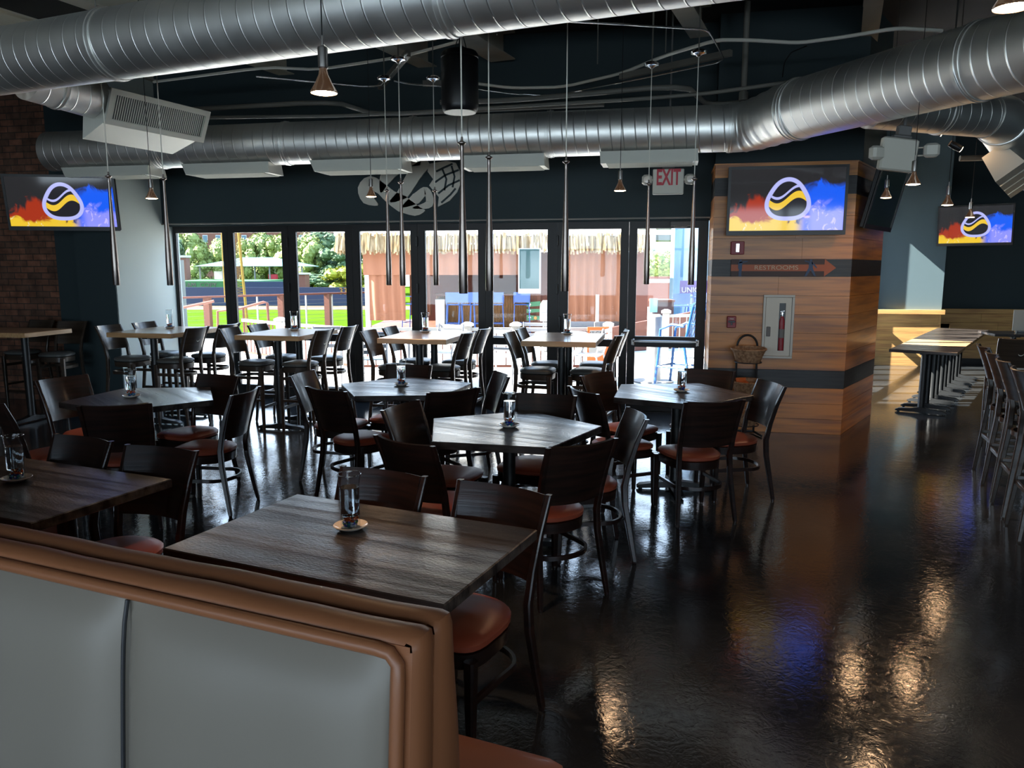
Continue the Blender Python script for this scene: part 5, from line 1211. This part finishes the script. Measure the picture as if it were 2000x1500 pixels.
# ---- left: wooden deck railing with steel cables
A = zp(352, 581.5, .93); Bq = zp(720, 571, .93); dv = Bq-A
root = empty('deck_railing', (A.x, A.y, 0), 0, 'rust-brown wooden deck railing with steel cables in front of the ball field', 'railing'); T0 = Matrix.Translation((-A.x, -A.y, 0))
b = MB(); b.T = T0; b.tube([(A-dv*.15).to_tuple(), (Bq+dv*.02).to_tuple()], 0, w=.12, h=.05); b.build('top_rail', M['rust_wood'], root)
for px in (405, 549, 639):
    q = yp(px, 600, 1); t_ = min(range(400), key=lambda k: abs((lambda P: (1000+F*((P-CP).dot(rtv))/((P-CP).dot(fwv))))(A+dv*k/400)-px)); P = A+dv*t_/400
    b = MB(); b.T = T0; b.box(P.x-.085, P.x+.085, P.y-.07, P.y+.07, -.1, .92); b.build('post', M['rust_wood'], root)
b = MB(); b.T = T0
for k in range(7):
    z = .1+.11*k; b.tube([(A.x-dv.x*.1, A.y-dv.y*.1, z), (Bq.x, Bq.y, z)], .0035, 4)
b.build('cables', M['grey_post'], root)
for f in (.36, .62, .77):
    P = A+dv*f; b = MB(); b.T = T0; b.box(P.x-.02, P.x+.02, P.y-.02, P.y+.02, -.1, .9); b.build('stanchion', M['alu'], root)
# stair handrail in front
root = empty('stair_handrail', (-9.3, 14.2, 0), 0, 'thin rust-coloured stair handrail stepping down in the left door panes', 'handrail')
T0 = Matrix.Translation((9.3, -14.2, 0))
def g0(x): return Vector((at(x, 640, 17).x, at(x, 640, 17).y, -.02))
b = MB(); b.T = T0; b.tube([at(345, 603, 17), at(418, 588, 17)], .03, 8); b.tube([g0(424), at(425, 608, 17), at(470, 602, 17), at(515, 590, 17), at(522, 592, 17), g0(526)], .03, 8); b.tube([at(475, 600, 17), g0(477)], .025, 8); b.build('rail', M['rust_wood'], root)
# ---- ball field beyond
FZ = -2.5
def strip(name, px0, px1, D, z0, z1, m, label, cat, dep=.3):
    o, l = out_root(name, (px0+px1)/2, D, label, cat, z=z0); b = OB(l); b.pb(px0, px1, D, z0, z1, dep); b.build('panels', m, o); return o, l
DW = 86
o, l = strip('outfield_wall', 300, 760, DW, FZ, zof(561, DW), M['navy'], 'navy blue padded outfield wall across the ball field', 'wall')
t = text('distance_number', '330', 1.0, M['yellow'], o, .02); t.location = (gz(676, DW, 0)-l.x, -.05, zof(564, DW)-FZ-.3)
b = MB(); b.T = Matrix.Rotation(YAW, 4, 'Z'); c_ = L3(500, 600, 82); b.box(c_.x-60, c_.x+60, c_.y-4.5, c_.y+3.2, FZ+.005, FZ+.02); tag(b.build('warning_track', M['dirt']), 'brown dirt warning track at the foot of the outfield wall', 'track')
o, l = strip('batters_eye', 478, 556, DW+4, FZ, zof(550, DW+4), M['navy'], 'dark blue raised wall section behind the outfield wall', 'wall')
o, l = out_root('grass_berm', 440, 95, 'green berm with dark lettering below the pavilion', 'berm', z=FZ)
b = OB(l); x0, x1 = gz(345, 95, 0), gz(545, 95, 0); b.loft([[(x0, l.y, FZ), (x1, l.y, FZ), (x1-3, l.y, zof(549, 95)), (x0, l.y, zof(549, 95))], [(x0, l.y+8, FZ), (x1, l.y+8, FZ), (x1-1, l.y+8, zof(547, 95)), (x0, l.y+8, zof(547, 95))]]); b.build('slope', M['field_green'], o)
t = text('lettering', 'TEAM  COPY', .8, M['bin_brown'], o, .02); t.location = (gz(390, 95, 0)-l.x, -.05, zof(557, 95)-FZ)
o, l = out_root('pavilion', 480, 102, 'open pavilion with pale teal roof beyond the outfield wall', 'pavilion', z=zof(549, 102))
b = OB(l); x0, x1 = gz(384, 102, 0), gz(594, 102, 0); za, zb = zof(520, 102), zof(511, 102); y = l.y; b.loft([[(x0, y, za), (x1, y, za), (x1, y+9, za), (x0, y+9, za)], [(x0+5, y+4.2, zb+.6), (x1-5, y+4.2, zb+.6), (x1-5, y+4.8, zb+.6), (x0+5, y+4.8, zb+.6)]]); b.build('roof', M['teal_roof'], o)
for px in (391, 436, 498, 527, 590):
    b = OB(l); b.pb(px-1, px+1, 102, zof(549, 102), za, .3, .5); b.build('column', M['grey_post'], o)
b = OB(l); b.pb(345, 600, 102, zof(549, 102)-.3, zof(549, 102), 9); b.build('deck', M['concrete'], o)
b = OB(l); b.pb(513, 530, 102, zof(548, 102), zof(536, 102), .5, 3); b.build('booth', M['red'], o)
b = OB(l); b.pb(405, 425, 102, zof(548, 102), zof(530, 102), .5, 3); b.build('panel', M['white_paint'], o)
o, l = out_root('foul_pole', 478, 60, 'yellow foul pole with mesh screen standing in the ball field', 'pole', z=FZ)
b = OB(l); c_ = L3(481.5, 600, 60); b.tube([(c_.x, c_.y, FZ), (c_.x-.55, c_.y, 9)], .11, 8); b.build('pole', M['yellow'], o)
b = OB(l)
for k in range(46):
    z = zof(580, 60)+k*.22
    b.tube([(c_.x-1.6+(c_.x-c_.x), c_.y, z), (c_.x-.12, c_.y, z+.22)], .018, 4); b.tube([(c_.x-1.6, c_.y, z+.22), (c_.x-.12, c_.y, z)], .018, 4)
b.tube([(c_.x-1.65, c_.y, zof(590, 60)), (c_.x-1.65, c_.y, 10)], .04, 6); b.build('mesh_screen', M['yellow'], o)
o, l = out_root('light_pole', 358, 30, 'thick grey pole at the far left of the door view', 'pole', z=FZ)
b = OB(l); c_ = L3(358, 600, 30); b.lathe([(.13, 0), (.12, zof(508, 30)-FZ)], (c_.x, c_.y, FZ), 14); b.build('shaft', M['grey_post'], o)
o, l = out_root('brick_pier', 587, 90, 'small brick and stone tower at the end of the outfield wall', 'tower', z=FZ)
b = OB(l); b.pb(583, 598, 90, FZ, zof(536, 90), 2); b.build('shaft', M['brick_far'], o); b = OB(l); b.pb(581, 600, 90, zof(536, 90), zof(533, 90), 2.4, -.2); b.build('cap', M['white_paint'], o)
o, l = out_root('brick_column', 364, 100, 'brick column with pale cap among the trees at far left', 'column', z=FZ)
b = OB(l); b.pb(358, 369, 100, FZ, zof(503, 100), 1.2); b.build('shaft', M['brick_far'], o); b = OB(l); b.pb(355, 371, 100, zof(503, 100), zof(499, 100), 1.5, -.15); b.build('cap', M['white_paint'], o)
# red brick block with windows behind the trees
o, l = out_root('brick_building', 470, 165, 'red brick building with pale blue windows behind the trees', 'building', z=FZ)
b = OB(l); b.pb(340, 640, 165, FZ, 22, 8); b.build('walls', M['brick_far'], o)
for r_i, (pa_, pb2) in enumerate(((461, 474), (487, 500), (435, 448))):
    for px in (348, 388, 405, 430, 480, 505, 530, 556, 590, 620):
        f_ = OB(l); f_.pb(px-.8, px+8.8, 165, zof(pb2+1, 165), zof(pa_-1, 165), .1, -.15); fo = f_.build('window_frame', M['white_paint'], o)
        f_ = OB(l); f_.pb(px, px+8, 165, zof(pb2, 165), zof(pa_, 165), .1, -.2); f_.build('window_pane', M['win_blue'], fo)
# ---- trees: leafy crowns built from many small leaf clusters
def crown_mesh(seed, wob, n=2600, cl=.16):
    b = MB(); r = random.Random(seed); blobs = []
    for k in range(26):
        a = r.random()*6.28; h = r.random(); q = (.28+.22*sin(pi*min(1, h*1.05)))*(1 if wob else .8); blobs.append((q*.9*cos(a)*r.random()**.4, q*.9*sin(a)*r.random()**.4, .12+h*.8, r.uniform(.13, .2)))
    for k in range(n):
        bx, by, bz, br = blobs[k % len(blobs)]
        v = Vector((r.gauss(0, 1), r.gauss(0, 1), r.gauss(0, 1))).normalized(); p = Vector((bx, by, bz))+v*br*r.uniform(.75, 1.08)
        s_ = cl*.16*r.uniform(.6, 1.3); t1 = v.cross(Vector((r.random(), r.random(), r.random()+.01))).normalized(); t2 = v.cross(t1); v2_ = v*s_*.5
        i = [b.vert(p+t1*s_), b.vert(p+t2*s_+v2_), b.vert(p-t1*s_), b.vert(p-t2*s_-v2_)]; b.face(i[0], i[1], i[2]); b.face(i[0], i[2], i[3])
    for bx, by, bz, br in blobs: b.lathe([(br*.25, -br*.75), (br*.7, -br*.4), (br*.82, 0), (br*.66, br*.4), (br*.2, br*.75)], (bx, by, bz), 9)
    me = b.mesh('crown', M['leaf'], smooth=0); return me
cms = [crown_mesh(k, k % 2) for k in range(3)]
def tree(px, D, ztop, w_, m, label, cat='tree', z0=FZ, k=0, trunk=True, group='trees beyond the ball field'):
    p = at(px, 600, D); o = empty('tree' if cat == 'tree' else 'bush', (p.x, p.y, z0), random.random()*6, label, cat, group)
    me = cms[k % 3].copy(); me.materials.clear(); me.materials.append(m)
    c = bpy.data.objects.new('crown', me); COL.objects.link(c); c.parent = o; hgt = ztop-z0
    c.scale = (w_*1.05, w_*1.05, hgt*(.86 if trunk else 1)); c.location = (0, 0, hgt*.12 if trunk else -.05*hgt)
    if trunk: b = MB(); b.lathe([(w_*.03, 0), (w_*.022, hgt*.4), (w_*.01, hgt*.7)], seg=8); b.build('trunk', M['trunk'], o)
Lf, Ld, Ly = M['leaf'], M['leaf_dark'], M['leaf_yellow']
tr = [(340, 118, 462, 7, Ld, 'dark green tree at the left edge of the first door pane'), (392, 112, 478, 5, Lf, 'light green conical tree in the middle of the first door pane'), (438, 114, 470, 5, Lf, 'yellow-green tree at the right side of the first door pane'),
      (372, 125, 452, 8, Lf, 'tall pale green tree before the brick building in the first door pane'), (497, 116, 460, 5.5, Lf, 'light green tree right of the yellow foul pole'), (520, 120, 455, 6, Lf, 'tall light green tree in the middle of the second door pane'), (545, 116, 458, 6, Lf, 'light green tree at the right of the second door pane'),
      (588, 112, 455, 7, Lf, 'tall light green tree at the left of the third door pane'), (612, 108, 470, 6, Lf, 'light green tree in the middle of the third door pane'), (640, 116, 450, 9, Ld, 'darker green tree in the third door pane'), (668, 108, 480, 8, Ld, 'dark green tree at the right of the third door pane'), (700, 112, 458, 9, Ld, 'dark green tree behind the left corner of the beach hut'),
      (628, 98, 534, 9, Ld, 'low dark green bushy tree above the outfield wall'), (740, 110, 470, 9, Ld, 'dark green tree mostly hidden behind the beach hut')]
for k, (px, D_, py, w_, m, lb) in enumerate(tr):
    D_ = D_+12 if D_ > 100 else D_
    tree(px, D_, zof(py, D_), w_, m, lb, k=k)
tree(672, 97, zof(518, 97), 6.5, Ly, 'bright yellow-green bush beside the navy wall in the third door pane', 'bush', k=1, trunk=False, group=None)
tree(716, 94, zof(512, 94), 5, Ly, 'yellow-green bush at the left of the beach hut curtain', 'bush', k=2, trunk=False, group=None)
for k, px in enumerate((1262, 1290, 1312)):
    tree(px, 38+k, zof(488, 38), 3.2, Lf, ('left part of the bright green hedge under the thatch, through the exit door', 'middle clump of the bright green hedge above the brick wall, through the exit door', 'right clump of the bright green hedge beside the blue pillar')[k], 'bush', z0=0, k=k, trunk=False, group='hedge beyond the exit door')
# grey parking structure behind the hut roof at right
o, l = out_root('concrete_deck', 1290, 60, 'grey concrete parking deck above the hut roof, through the exit door', 'building', z=zof(475, 60))
b = OB(l); b.pb(1240, 1400, 60, zof(470, 60), zof(459, 60), 4); b.build('slab', M['grey_post'], o); b = OB(l); b.pb(1266, 1275, 60, -2, zof(440, 60), 1, -.5); b.build('column', M['white_paint'], o); b = OB(l); b.pb(1240, 1400, 60, zof(445, 60), zof(425, 60), 4, .2); b.build('upper_slab', M['white_paint'], o)
